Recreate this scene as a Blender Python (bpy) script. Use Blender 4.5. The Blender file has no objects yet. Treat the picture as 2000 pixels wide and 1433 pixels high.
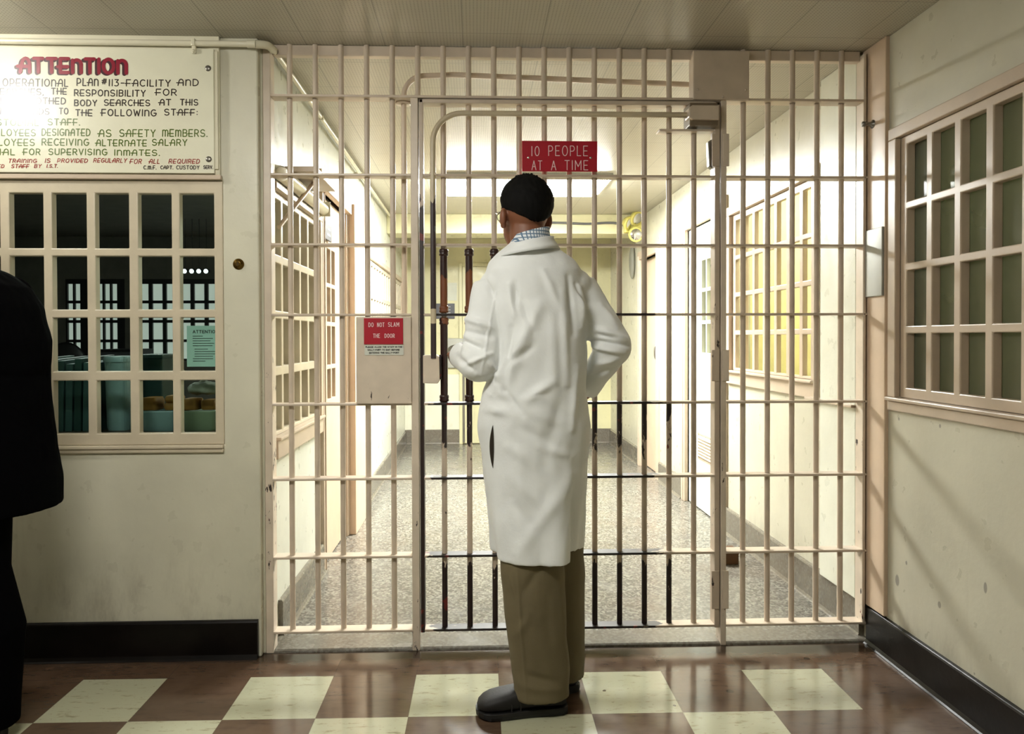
import bpy, bmesh, math, random
from mathutils import Vector, Matrix, noise
from mathutils.bvhtree import BVHTree
random.seed(7)
SC = bpy.context.scene
COL = SC.collection
PI = math.pi

# ------------------------------------------------------------------ camera, exposure, world
cam = bpy.data.cameras.new('camera'); camo = bpy.data.objects.new('camera', cam); COL.objects.link(camo)
YAW, PIT, ROL = -0.0366527, -0.0117197, 0.0025602
fw = Vector((-math.sin(YAW) * math.cos(PIT), math.cos(YAW) * math.cos(PIT), math.sin(PIT)))
rt = Vector((math.cos(YAW), math.sin(YAW), 0)); up = rt.cross(fw)
rt2 = rt * math.cos(ROL) - up * math.sin(ROL); up2 = up * math.cos(ROL) + rt * math.sin(ROL)
mw = Matrix((rt2, up2, -fw)).transposed().to_4x4(); mw.translation = (-0.1135, -2.9400, 1.2518)
camo.matrix_world = mw
cam.sensor_width = 36.0; cam.lens = 1437.0 / 2000 * 36.0
cam.shift_x = 0.0098; cam.shift_y = -0.02022
cam.clip_start = 0.05; cam.clip_end = 60
SC.camera = camo
SC.view_settings.view_transform = 'Standard'; SC.view_settings.look = 'None'
SC.view_settings.gamma = 1.0; SC.view_settings.use_curve_mapping = False
SC.view_settings.exposure = 0.0
W = bpy.data.worlds.new('world'); SC.world = W; W.use_nodes = True
W.node_tree.nodes['Background'].inputs[0].default_value = (0.8, 0.85, 0.9, 1)
W.node_tree.nodes['Background'].inputs[1].default_value = 0.02
E_CORR, E_NEAR, E_BACK, E_SIDE, E_OFFICE = 140.0, 100.0, 49.0, 25.0, 7.0   # radiance of the fluorescent lenses
ZC = 2.42                                                        # ceiling height

# ------------------------------------------------------------------ materials
def lin(c):
    return tuple(((v / 255) / 12.92 if v / 255 <= .04045 else ((v / 255 + .055) / 1.055) ** 2.4) for v in c) + (1,)

class NT:
    def __init__(s, name):
        s.m = bpy.data.materials.new(name); s.m.use_nodes = True
        s.t = s.m.node_tree; s.n = s.t.nodes; s.l = s.t.links
        s.b = s.n['Principled BSDF']; s.out = s.n['Material Output']
        s.pos = None
    def node(s, ty, **kw):
        d = s.n.new(ty)
        for k, v in kw.items(): setattr(d, k, v)
        return d
    def link(s, a, b): s.l.new(a, b)
    def P(s):
        if not s.pos: s.pos = s.node('ShaderNodeNewGeometry').outputs['Position']
        return s.pos
    def math(s, op, a, b=None, c=None, clamp=False):
        d = s.node('ShaderNodeMath', operation=op, use_clamp=clamp)
        for i, v in enumerate((a, b, c)):
            if v is None: continue
            if isinstance(v, (int, float)): d.inputs[i].default_value = v
            else: s.link(v, d.inputs[i])
        return d.outputs[0]
    def xyz(s):
        d = s.node('ShaderNodeSeparateXYZ'); s.link(s.P(), d.inputs[0]); return d.outputs
    def noise(s, scale, detail=3, rough=.5, stretch=None, dist=0):
        d = s.node('ShaderNodeTexNoise'); d.inputs['Scale'].default_value = scale
        d.inputs['Detail'].default_value = detail; d.inputs['Roughness'].default_value = rough; d.inputs['Distortion'].default_value = dist
        if stretch:
            mp = s.node('ShaderNodeMapping'); mp.inputs['Scale'].default_value = stretch; s.link(s.P(), mp.inputs[0]); s.link(mp.outputs[0], d.inputs[0])
        else: s.link(s.P(), d.inputs[0])
        return d.outputs['Fac']
    def voro(s, scale, feature='F1', out='Distance', stretch=None):
        d = s.node('ShaderNodeTexVoronoi', feature=feature); d.inputs['Scale'].default_value = scale
        if stretch:
            mp = s.node('ShaderNodeMapping'); mp.inputs['Scale'].default_value = stretch; s.link(s.P(), mp.inputs[0]); s.link(mp.outputs[0], d.inputs[0])
        else: s.link(s.P(), d.inputs[0])
        return d.outputs[out]
    def ramp(s, fac, stops, interp='LINEAR'):
        d = s.node('ShaderNodeValToRGB'); cr = d.color_ramp; cr.interpolation = interp
        while len(cr.elements) < len(stops): cr.elements.new(0.5)
        for e, (p, c) in zip(cr.elements, stops):
            e.position = p; e.color = c if isinstance(c, tuple) else (c, c, c, 1)
        s.link(fac, d.inputs[0]); return d.outputs[0]
    def mix(s, fac, a, b):
        d = s.node('ShaderNodeMix', data_type='RGBA')
        for k, v in ((0, fac), (6, a), (7, b)):
            if isinstance(v, (int, float)): d.inputs[k].default_value = v
            elif isinstance(v, tuple): d.inputs[k].default_value = v
            else: s.link(v, d.inputs[k])
        return d.outputs[2]
    def color(s, c):
        if isinstance(c, tuple): s.b.inputs['Base Color'].default_value = c
        else: s.link(c, s.b.inputs['Base Color'])
    def rough(s, v):
        if isinstance(v, (int, float)): s.b.inputs['Roughness'].default_value = v
        else: s.link(v, s.b.inputs['Roughness'])
    def bump(s, h, strength=.3, dist=.002):
        d = s.node('ShaderNodeBump'); d.inputs['Strength'].default_value = strength; d.inputs['Distance'].default_value = dist
        s.link(h, d.inputs['Height']); s.link(d.outputs[0], s.b.inputs['Normal'])
    def smooth(s, v, a, b):
        d = s.node('ShaderNodeMapRange', interpolation_type='SMOOTHSTEP'); s.link(v, d.inputs[0])
        d.inputs[1].default_value = a; d.inputs[2].default_value = b; return d.outputs[0]

def plain(name, rgb, rough=.5, metal=0, var=.06, bump=0, bscale=90, spec=.5, coat=0):
    t = NT(name); c = lin(rgb)
    if var:
        n = t.noise(7, 4, .6); dk = tuple(v * (1 - var * 2.2) for v in c[:3]) + (1,)
        t.color(t.mix(t.ramp(n, [(.35, 0.), (.65, 1.)]), dk, c))
    else: t.color(c)
    t.rough(rough); t.b.inputs['Metallic'].default_value = metal
    t.b.inputs['Specular IOR Level'].default_value = spec
    t.b.inputs['Coat Weight'].default_value = coat
    if bump: t.bump(t.noise(bscale, 3, .6), bump, .003)
    return t.m

def paint_wall(name, rgb, rough=.32, spots=(), grime=None):
    t = NT(name); c = lin(rgb)
    n = t.noise(2.3, 5, .6); dk = tuple(v * .84 for v in c[:3]) + (1,)
    col = t.mix(t.ramp(n, [(.3, 0.), (.7, 1.)]), dk, c)
    st = t.noise(5, 4, .7, stretch=(1, 1, .12)); col = t.mix(t.math('MULTIPLY', t.smooth(st, .6, .78), .22), col, lin((120, 105, 85)))
    if spots:
        o = t.xyz(); f = None                                   # a few pits and scuffs, each at its own spot on the wall
        for y, z, ry, rz in spots:
            a = t.math('DIVIDE', t.math('SUBTRACT', o[1], y), ry); b = t.math('DIVIDE', t.math('SUBTRACT', o[2], z), rz)
            d = t.smooth(t.math('ADD', t.math('MULTIPLY', a, a), t.math('MULTIPLY', b, b)), 1.3, .6)
            f = d if f is None else t.math('MAXIMUM', f, d)
        col = t.mix(t.math('MULTIPLY', f, .6), col, lin((92, 84, 84)))
    if grime:
        z = t.xyz()[2]; f = t.math('MULTIPLY', t.smooth(z, grime, .1), t.smooth(t.noise(6, 5, .75, stretch=(1, 1, .35)), .42, .8)); f = t.math('MULTIPLY', f, .5)
        col = t.mix(f, col, lin((88, 72, 56)))
    t.color(col); t.rough(t.ramp(t.noise(14, 3), [(.3, rough - .06), (.7, rough + .1)]))
    t.bump(t.noise(42, 4, .55), .16, .004)
    return t.m

def chipped(name, rgb, zstops, xstops=None, thr=.55, scale=34, chip=(38, 24, 22), rust=(104, 34, 28), stretch=(1, 1, .35)):
    """painted steel, worn through to dark metal and red primer where hands and boots reach"""
    t = NT(name); c = lin(rgb); o = t.xyz()
    w = t.ramp(t.math('DIVIDE', o[2], 2.5), [(z / 2.5, float(v)) for z, v in zstops])
    if xstops: w = t.math('MULTIPLY', w, t.ramp(t.math('ADD', t.math('DIVIDE', o[0], 4.0), .5), [(x / 4 + .5, float(v)) for x, v in xstops]))
    n = t.noise(scale, 4, .62, stretch=stretch)
    n2 = t.noise(7, 2, .5)
    f = t.math('ADD', t.math('MULTIPLY', n, .7), t.math('MULTIPLY', n2, .3))
    f = t.math('ADD', f, t.math('MULTIPLY', t.math('SUBTRACT', w, .5), .62))
    f = t.smooth(f, thr - .012, thr + .012)
    red = t.smooth(t.noise(16, 3, .5), .635, .66)
    base = t.mix(t.ramp(t.noise(11, 4), [(.35, 0.), (.65, 1.)]), tuple(v * .88 for v in c[:3]) + (1,), c)
    t.color(t.mix(f, base, t.mix(red, lin(chip), lin(rust))))
    t.rough(t.ramp(f, [(0., .34), (1., .42)]))
    h = t.math('SUBTRACT', t.math('MULTIPLY', t.noise(120, 2), .3), f); t.bump(h, .35, .0012)
    return t.m

def glass(name, tint, refl=.12, rough=.02, dirt=0.0, dirtc=(120, 125, 112)):
    t = NT(name); t.n.remove(t.b)
    tr = t.node('ShaderNodeBsdfTransparent'); tr.inputs[0].default_value = tint + (1,)
    gl = t.node('ShaderNodeBsdfGlossy'); gl.inputs['Roughness'].default_value = rough
    fr = t.node('ShaderNodeLayerWeight'); fr.inputs[0].default_value = refl
    mx = t.node('ShaderNodeMixShader'); t.link(fr.outputs['Fresnel'], mx.inputs[0]); t.link(tr.outputs[0], mx.inputs[1]); t.link(gl.outputs[0], mx.inputs[2])
    last = mx
    if dirt:
        df = t.node('ShaderNodeBsdfDiffuse'); df.inputs[0].default_value = lin(dirtc)
        m2 = t.node('ShaderNodeMixShader'); f = t.ramp(t.noise(5, 3, .5), [(.3, dirt * .75), (.7, dirt)])
        t.link(f, m2.inputs[0]); t.link(mx.outputs[0], m2.inputs[1]); t.link(df.outputs[0], m2.inputs[2]); last = m2
    t.link(last.outputs[0], t.out.inputs[0]); return t.m

def emit(name, rgb, strength):
    t = NT(name); t.color((.8, .8, .8, 1)); t.b.inputs['Emission Color'].default_value = rgb + (1,)
    t.b.inputs['Emission Strength'].default_value = strength; return t.m

def mat_ceiling():
    t = NT('perforated_tile'); o = t.xyz(); c = lin((186, 180, 163))
    def cell(v, s, off=0): return t.math('FRACT', t.math('MULTIPLY', t.math('ADD', v, 20 + off), 1 / s))
    P = .311 / 24
    a = t.math('SUBTRACT', cell(o[0], P), .5); b = t.math('SUBTRACT', cell(o[1], P), .5)
    r = t.math('SQRT', t.math('ADD', t.math('MULTIPLY', a, a), t.math('MULTIPLY', b, b)))
    hole = t.smooth(r, .25, .17)
    sx = t.math('ABSOLUTE', t.math('SUBTRACT', cell(o[0], .311, -.249 + .1555), .5)); sy = t.math('ABSOLUTE', t.math('SUBTRACT', cell(o[1], .311, .315 + .1555), .5))
    seam = t.math('MAXIMUM', t.math('LESS_THAN', sx, .0055), t.math('LESS_THAN', sy, .0055))
    hs = t.math('MULTIPLY', hole, .5)
    f = t.math('MAXIMUM', hs, t.math('MULTIPLY', seam, .5))
    base = t.mix(t.noise(1.5, 3), tuple(v * .9 for v in c[:3]) + (1,), c)
    t.color(t.mix(f, base, lin((70, 60, 44)))); t.rough(.38)
    t.bump(t.math('SUBTRACT', 1, t.math('MAXIMUM', hole, seam)), .25, .002)
    return t.m

def mat_floor():
    t = NT('vinyl_checker_tile'); o = t.xyz()
    TX, TY, S, A = -1.5541, -0.1975, .3048, -.00945
    dx = t.math('SUBTRACT', o[0], TX); dy = t.math('SUBTRACT', o[1], TY)
    ca, sa = math.cos(A) / S, math.sin(A) / S
    u = t.math('ADD', t.math('MULTIPLY', dx, ca), t.math('MULTIPLY', dy, sa)); v = t.math('SUBTRACT', t.math('MULTIPLY', dy, ca), t.math('MULTIPLY', dx, sa))
    fu = t.math('FLOOR', u); fv = t.math('FLOOR', v)
    par = t.math('FLOORED_MODULO', t.math('ADD', fu, fv), 2.0)
    white = t.math('MULTIPLY', t.math('GREATER_THAN', par, .5), t.math('MULTIPLY', t.math('LESS_THAN', v, 0.0), t.math('LESS_THAN', u, 9.0)))
    st = t.noise(26, 5, .7, stretch=(.35, 1.6, 1)); mar = t.noise(4, 4, .6)
    wc = t.mix(t.smooth(t.noise(60, 4, .75, stretch=(.5, 1.3, 1)), .60, .72), t.mix(t.smooth(st, .56, .68), lin((175, 174, 148)), lin((138, 134, 108))), lin((112, 104, 82)))
    bc = t.mix(t.smooth(st, .45, .75), lin((88, 69, 54)), lin((68, 53, 43)))
    bc = t.mix(t.smooth(mar, .45, .7), bc, lin((96, 77, 62)))
    col = t.mix(white, bc, wc)
    vs = t.voro(5.5); q = t.noise(3.1, 2)
    col = t.mix(t.math('MULTIPLY', t.math('LESS_THAN', vs, .07), t.math('GREATER_THAN', q, .52)), col, lin((56, 44, 34)))
    gu = t.math('ABSOLUTE', t.math('SUBTRACT', t.math('FRACT', u), .5)); gv = t.math('ABSOLUTE', t.math('SUBTRACT', t.math('FRACT', v), .5))
    seam = t.math('GREATER_THAN', t.math('MAXIMUM', gu, gv), .4965)
    col = t.mix(t.math('MULTIPLY', seam, .35), col, lin((60, 46, 36)))
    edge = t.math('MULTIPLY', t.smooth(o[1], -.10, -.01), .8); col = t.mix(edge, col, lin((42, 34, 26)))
    t.color(col); t.rough(t.ramp(t.noise(8, 4, .6), [(.3, .10), (.7, .20)])); t.b.inputs['Specular IOR Level'].default_value = .55
    t.bump(t.noise(5, 2), .05, .01)
    return t.m

def mat_terrazzo(name, k=1.0, grey=0.0):
    t = NT(name)
    cA, cB, cC, cD = [tuple(v * k for v in lin(c)[:3]) + (1,) for c in ((110, 107, 99), (72, 65, 60), (146, 143, 132), (58, 55, 52))]
    v = t.voro(95, out='Color'); d = t.node('ShaderNodeSeparateColor'); t.link(v, d.inputs[0])
    col = t.ramp(d.outputs[0], [(0., cA), (.34, cB), (.55, cC), (.8, cD)], 'CONSTANT')
    col = t.mix(.45, col, cA)
    big = t.noise(1.6, 4, .6); col = t.mix(t.math('MULTIPLY', t.smooth(big, .45, .75), .35), col, lin((110, 96, 82)))
    if grey: col = t.mix(grey, col, lin((128, 120, 106)))
    t.color(col); t.rough(t.ramp(t.noise(6, 3), [(.3, .16), (.7, .3)])); t.bump(t.noise(7, 3), .05, .008)
    return t.m

MT = {}
MT['wall'] = paint_wall('cream_wall_paint', (212, 208, 187), grime=.55)
MT['wall_r'] = paint_wall('cream_wall_paint_pitted', (199, 195, 175), spots=[(-0.19, 0.319, 0.013, 0.022), (-0.446, 0.318, 0.009, 0.012), (-0.676, 0.456, 0.008, 0.018), (-0.197, 0.938, 0.006, 0.006), (-0.445, 0.941, 0.006, 0.007), (-0.249, 0.404, 0.006, 0.008), (-0.646, 0.061, 0.006, 0.006), (-0.627, 0.16, 0.004, 0.004)], grime=.3)
MT['wall_c'] = paint_wall('corridor_wall_paint', (220, 221, 206))
MT['wall_e'] = paint_wall('end_wall_paint', (212, 207, 166))
MT['dado'] = paint_wall('pale_dado_paint', (222, 220, 200))
MT['trim'] = plain('pinkish_beige_trim_paint', (196, 178, 157), .33, var=.05, bump=.12, bscale=60)
MT['trim_l'] = plain('pale_beige_sash_paint', (202, 190, 166), .34, var=.05, bump=.15, bscale=70)
MT['peach'] = plain('peach_door_paint', (214, 190, 164), .36, var=.04, bump=.08)
MT['ceil'] = mat_ceiling()
MT['floor'] = mat_floor()
MT['terr'] = mat_terrazzo('terrazzo')
MT['terr2'] = mat_terrazzo('terrazzo_sill', .7, .35)
MT['cove'] = mat_terrazzo('grey_cove_terrazzo', .62, .5)
MT['base'] = plain('black_brown_cove_rubber', (20, 16, 14), .36, spec=.2, var=.25, bump=.2, bscale=25)
MT['bar'] = chipped('beige_bar_paint', (206, 190, 171), [(0, .25), (.25, .2), (.5, .08), (2.5, 0.)], thr=.62)
MT['post'] = chipped('beige_post_paint', (214, 199, 180), [(0, .5), (.9, .55), (1.35, .35), (2.0, .05)], thr=.62, scale=50)
MT['gbar'] = chipped('worn_gate_bar_paint', (196, 179, 160), [(.05, .95), (.30, .95), (.40, .25), (.55, .5), (.68, .45), (.72, .35), (.84, .8), (.98, .95), (1.0, .25), (1.15, .35), (1.45, .3), (1.7, .1), (2.0, 0.)], [(-.32, 1), (.55, .95), (.68, .8), (.75, .35), (.9, .15)], thr=.60, scale=40)
MT['grail'] = chipped('worn_gate_rail_paint', (194, 177, 158), [(0, .85), (.7, .98), (1.34, .95), (1.36, .9), (1.5, .15), (2.2, .02)], [(-.33, .4), (-.24, 1), (.50, 1), (.62, .75), (.72, .25), (.9, .2)], thr=.58, scale=22, chip=(30, 21, 20), stretch=(.35, 1, 1))
MT['stile'] = chipped('worn_gate_stile_paint', (194, 177, 158), [(0, .92), (1.4, 1.), (1.7, .75), (1.9, .35), (2.2, .05)], [(-.33, 1.), (.5, .9), (.86, .42), (.9, .42)], thr=.56, scale=26, chip=(42, 29, 28))
MT['sleeve'] = chipped('brown_leather_wrap', (46, 22, 16), [(0, .3), (1.0, .45), (1.15, .2), (1.3, .5), (1.36, .95), (1.48, .8), (1.56, .1), (2.5, .1)], thr=.58, scale=18, chip=(112, 62, 30), rust=(92, 48, 26))
MT['conduit'] = chipped('worn_conduit_paint', (196, 182, 154), [(1.1, .9), (1.305, .95), (1.315, .1), (1.355, .1), (1.375, .95), (1.74, .9), (1.84, .5), (1.95, .1), (2.5, 0.)], thr=.56, scale=12, chip=(58, 46, 46), rust=(92, 96, 98))
MT['cream'] = plain('cream_gloss_enamel', (222, 216, 192), .22, var=.03, coat=.2)
MT['board'] = plain('gloss_white_signboard', (224, 221, 198), .26, var=.02, coat=.25)
MT['red'] = plain('crimson_engraved_plastic', (168, 26, 44), .33, var=.02)
MT['letter'] = plain('pale_engraved_letters', (232, 205, 205), .5, var=0)
MT['ink_red'] = plain('maroon_sign_paint', (136, 20, 44), .3, var=.03)
MT['ink_shadow'] = plain('dark_sign_paint', (66, 34, 40), .3, var=.03)
MT['ink_black'] = plain('black_sign_paint', (52, 42, 36), .28, var=0)
MT['ink_green'] = plain('green_sign_paint', (84, 104, 34), .28, var=0)
MT['ink_dred'] = plain('dark_red_sign_paint', (142, 44, 36), .28, var=0)
MT['ink'] = plain('printed_ink', (44, 42, 44), .6, var=0)
MT['paper'] = plain('white_paper', (206, 208, 196), .7, var=.03)
MT['brass'] = plain('tarnished_brass', (120, 94, 44), .32, 1, var=.15)
MT['dark'] = plain('dark_recess', (12, 10, 8), .6, var=0)
MT['steel'] = plain('grey_painted_steel', (168, 168, 160), .38, .2, var=.05)
MT['galv'] = plain('galvanised_steel', (140, 136, 128), .35, .8, var=.1)
MT['darkplate'] = plain('charcoal_plastic_plate', (66, 66, 74), .4, var=.04)
MT['blackiron'] = plain('black_iron', (26, 25, 25), .45, .2, var=.1)
MT['lamp_y'] = plain('yellow_lamp_shell', (214, 204, 112), .35, var=.03)
MT['chrome'] = plain('bright_reflector', (225, 225, 225), .12, 1, var=0)
MT['coat'] = None
MT['glass'] = glass('office_glass', (.84, .91, .88), .07)
MT['glass_d'] = glass('dusty_dark_glass', (.42, .46, .42), .14, .08, dirt=.55, dirtc=(128, 126, 106))
MT['glass_c'] = glass('corridor_glass', (.9, .93, .9), .035)
MT['teal'] = plain('teal_card_folder', (44, 72, 70), .6, var=.1)
MT['teal_d'] = plain('dark_teal_plastic', (24, 52, 48), .45, var=.08)
MT['paleblue'] = plain('pale_blue_plastic', (118, 140, 142), .4, var=.05)
MT['palegreen'] = plain('pale_green_plastic', (120, 132, 108), .4, var=.05)
MT['kraft'] = plain('ochre_kraft_paper', (160, 110, 44), .7, var=.12, bump=.3, bscale=40)
MT['brownbox'] = plain('brown_cardboard', (92, 62, 30), .75, var=.15)
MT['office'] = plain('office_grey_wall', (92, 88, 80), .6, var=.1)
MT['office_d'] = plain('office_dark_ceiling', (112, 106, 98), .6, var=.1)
MT['wood'] = plain('brown_counter_laminate', (70, 52, 40), .4, var=.1)
MT['lens'] = emit('corridor_fluorescent_lens', (.98, 1.0, .96), E_CORR)
MT['lens_n'] = emit('ceiling_fluorescent_lens', (1.0, .985, .92), E_NEAR)
MT['lens_b'] = emit('rear_fluorescent_lens', (1.0, .98, .91), E_BACK)
MT['lens_s'] = emit('side_room_lens', (1.0, .97, .84), E_SIDE)
MT['lens_o'] = emit('office_lens', (.9, .95, .9), E_OFFICE * 4)
MT['pane_lit'] = emit('daylit_wired_pane', (.86, .92, .82), .42)
MT['skin'] = plain('brown_skin', (128, 80, 55), .5, var=.05, bump=.08, bscale=160)
MT['hair'] = plain('black_hair', (11, 10, 9), .8, var=.2, spec=.15)
MT['khaki'] = plain('khaki_twill', (110, 99, 72), .85, var=.05, bump=.25, bscale=420)
MT['shoe'] = plain('black_brown_shoe_leather', (17, 13, 12), .62, var=.12, bump=.2, bscale=140)
MT['sole'] = plain('black_rubber_sole', (16, 15, 15), .55, var=.05)
MT['suit'] = plain('black_suit_wool', (3, 3, 4), .95, var=0, bump=.1, spec=.03)
def mat_coat():
    t = NT('white_cotton_drill'); c = lin((236, 238, 237)); n = t.noise(6, 4, .6)
    t.color(t.mix(t.ramp(n, [(.35, 0.), (.65, 1.)]), tuple(v * .93 for v in c[:3]) + (1,), c)); t.rough(.8); t.b.inputs['Specular IOR Level'].default_value = .25
    t.b.inputs['Sheen Weight'].default_value = .12
    t.bump(t.noise(38, 4, .6), .22, .006); return t.m
MT['coat'] = mat_coat()
def mat_check():
    t = NT('blue_check_shirting'); o = t.xyz(); a = t.math('FRACT', t.math('MULTIPLY', t.math('ADD', o[0], t.math('MULTIPLY', o[1], .6)), 92)); b = t.math('FRACT', t.math('MULTIPLY', o[2], 84))
    f = t.math('MAXIMUM', t.math('LESS_THAN', a, .3), t.math('LESS_THAN', b, .3)); t.color(t.mix(f, lin((226, 230, 234)), lin((96, 122, 148)))); t.rough(.85); return t.m
MT['check'] = mat_check()
# ------------------------------------------------------------------ geometry helpers
def wloc(o):
    v = Vector((0, 0, 0))
    while o is not None: v = v + o.location; o = o.parent
    return v

class MB:
    """collects shapes in world metres, then links them as one mesh object"""
    def __init__(s, tf=None): s.v = []; s.f = []; s.sm = []; s.tf = tf
    def add(s, vs, fs, smooth=False):
        n = len(s.v)
        s.v += [tuple(s.tf(*p)) if s.tf else tuple(p) for p in vs]
        s.f += [tuple(i + n for i in f) for f in fs]; s.sm += [smooth] * len(fs)
        return s
    def box(s, x0, x1, y0, y1, z0, z1):
        vs = [(x, y, z) for x in (x0, x1) for y in (y0, y1) for z in (z0, z1)]
        return s.add(vs, [(0, 1, 3, 2), (4, 6, 7, 5), (0, 4, 5, 1), (2, 3, 7, 6), (0, 2, 6, 4), (1, 5, 7, 3)])
    def prism(s, pts, a, b):
        """pts: closed outline of 3-D points; a, b: offsets to the two faces"""
        n = len(pts); A = [Vector(p) + Vector(a) for p in pts]; B = [Vector(p) + Vector(b) for p in pts]
        return s.add(A + B, [tuple(range(n))[::-1], tuple(range(n, 2 * n))] + [(i, (i + 1) % n, n + (i + 1) % n, n + i) for i in range(n)])
    def rings(s, rs, cap=True, smooth=True, closed=True):
        n = len(rs[0]); vs = [p for r in rs for p in r]; fs = []
        m = n if closed else n - 1
        for k in range(len(rs) - 1):
            for i in range(m): fs.append((k * n + i, k * n + (i + 1) % n, (k + 1) * n + (i + 1) % n, (k + 1) * n + i))
        s.add(vs, fs, smooth)
        if cap and closed:
            s.add(rs[0], [tuple(range(n))[::-1]], False); s.add(rs[-1], [tuple(range(n))], False)
        return s
    def tube(s, pts, r, n=14, cap=True, flat=1.0, dome=False):
        pts = [Vector(p) for p in pts]; L = len(pts)
        R = list(r) if isinstance(r, (list, tuple)) else [r] * L
        if dome:
            d0 = (pts[0] - pts[1]).normalized(); d1 = (pts[-1] - pts[-2]).normalized()
            A = [(pts[0] + d0 * R[0] * math.sin(a), R[0] * math.cos(a)) for a in (1.45, 1.1, .7, .35)]
            B = [(pts[-1] + d1 * R[-1] * math.sin(a), R[-1] * math.cos(a)) for a in (.35, .7, 1.1, 1.45)]
            pts = [p for p, _ in A] + pts + [p for p, _ in B]; R = [q for _, q in A] + R + [q for _, q in B]; L = len(pts)
        t0 = (pts[1] - pts[0]).normalized()
        ref = Vector((0, 0, 1)) if abs(t0.z) < .9 else Vector((0, 1, 0))
        u = t0.cross(ref).normalized(); rs = []
        for i in range(L):
            t = (pts[min(i + 1, L - 1)] - pts[max(i - 1, 0)]).normalized()
            u = (u - t * u.dot(t)).normalized(); w = t.cross(u)
            rs.append([pts[i] + u * (R[i] * math.cos(2 * PI * k / n)) + w * (R[i] * flat * math.sin(2 * PI * k / n)) for k in range(n)])
        return s.rings(rs, cap)
    def ball(s, c, r, n=24, m=14, rot=None):
        rx, ry, rz = (r, r, r) if isinstance(r, (int, float)) else r
        rs = []
        for k in range(m + 1):
            a = -PI / 2 + PI * (k + .02) / (m + .04); ring = []
            for i in range(n):
                q = Vector((rx * math.cos(a) * math.cos(2 * PI * i / n), ry * math.cos(a) * math.sin(2 * PI * i / n), rz * math.sin(a)))
                if rot is not None: q = rot @ q
                ring.append(Vector(c) + q)
            rs.append(ring)
        return s.rings(rs)
    def lathe(s, c, axis, prof, n=24):
        c = Vector(c); ax = Vector(axis).normalized(); u = ax.orthogonal().normalized(); w = ax.cross(u)
        return s.rings([[c + ax * h + u * (r * math.cos(2 * PI * k / n)) + w * (r * math.sin(2 * PI * k / n)) for k in range(n)] for h, r in prof])
    def mesh(s, name, off=Vector((0, 0, 0))):
        me = bpy.data.meshes.new(name)
        me.from_pydata([(p[0] - off.x, p[1] - off.y, p[2] - off.z) for p in s.v], [], s.f)
        bm = bmesh.new(); bm.from_mesh(me)
        for f, q in zip(bm.faces, s.sm): f.smooth = q
        bmesh.ops.recalc_face_normals(bm, faces=bm.faces[:]); bm.to_mesh(me); bm.free(); me.update(); return me
    def build(s, name, mat, parent=None, bevel=0.0, label=None):
        o = bpy.data.objects.new(name, None) if False else None
        off = wloc(parent) if parent else Vector((0, 0, 0))
        o = bpy.data.objects.new(name, s.mesh(name, off)); COL.objects.link(o); o.data.materials.append(mat)
        if parent: o.parent = parent
        if bevel:
            b = o.modifiers.new('edge', 'BEVEL'); b.width = bevel; b.segments = 2; b.limit_method = 'ANGLE'; b.angle_limit = .7
        if label: o['label'] = label
        return o

def tag(o, label, cat, group=None, kind=None):
    o['label'] = label; o['category'] = cat
    if group: o['group'] = group
    if kind: o['kind'] = kind
    return o
def empty(name, loc, label=None, cat=None, group=None, kind=None):
    o = bpy.data.objects.new(name, None); COL.objects.link(o); o.location = loc; o.empty_display_size = .1
    if label: o['label'] = label
    if cat: o['category'] = cat
    if group: o['group'] = group
    if kind: o['kind'] = kind
    return o
def struct(name, mb, mat, label, cat, bevel=0.0):
    return tag(mb.build(name, mat, bevel=bevel), label, cat, kind='structure')
def curve_pts(pts, n=8):
    """Catmull-Rom through pts"""
    P = [Vector(p) for p in pts]; P = [P[0] * 2 - P[1]] + P + [P[-1] * 2 - P[-2]]; out = []
    for i in range(1, len(P) - 2):
        for k in range(n):
            t = k / n; a, b, c, d = P[i - 1:i + 3]
            out.append(.5 * ((2 * b) + (c - a) * t + (2 * a - 5 * b + 4 * c - d) * t * t + (3 * b - a - 3 * c + d) * t ** 3))
    return out + [P[-2]]
def fillet(pts, r, n=8):
    """polyline with rounded corners"""
    P = [Vector(p) for p in pts]; out = [P[0]]
    for i in range(1, len(P) - 1):
        a = (P[i - 1] - P[i]).normalized(); b = (P[i + 1] - P[i]).normalized()
        ang = a.angle(b); d = min(r / math.tan(ang / 2), (P[i - 1] - P[i]).length * .49, (P[i + 1] - P[i]).length * .49); rr = d * math.tan(ang / 2)
        c = P[i] + (a + b).normalized() * (rr / math.sin(ang / 2)); s0 = P[i] + a * d - c; s1 = P[i] + b * d - c
        L0 = s0.length; q0 = s0.normalized(); q1 = s1.normalized(); om = max(q0.angle(q1), 1e-4)
        for k in range(n + 1): out.append(c + (q0 * math.sin((1 - k / n) * om) + q1 * math.sin(k / n * om)) / math.sin(om) * L0)
    return out + [P[-1]]

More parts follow.
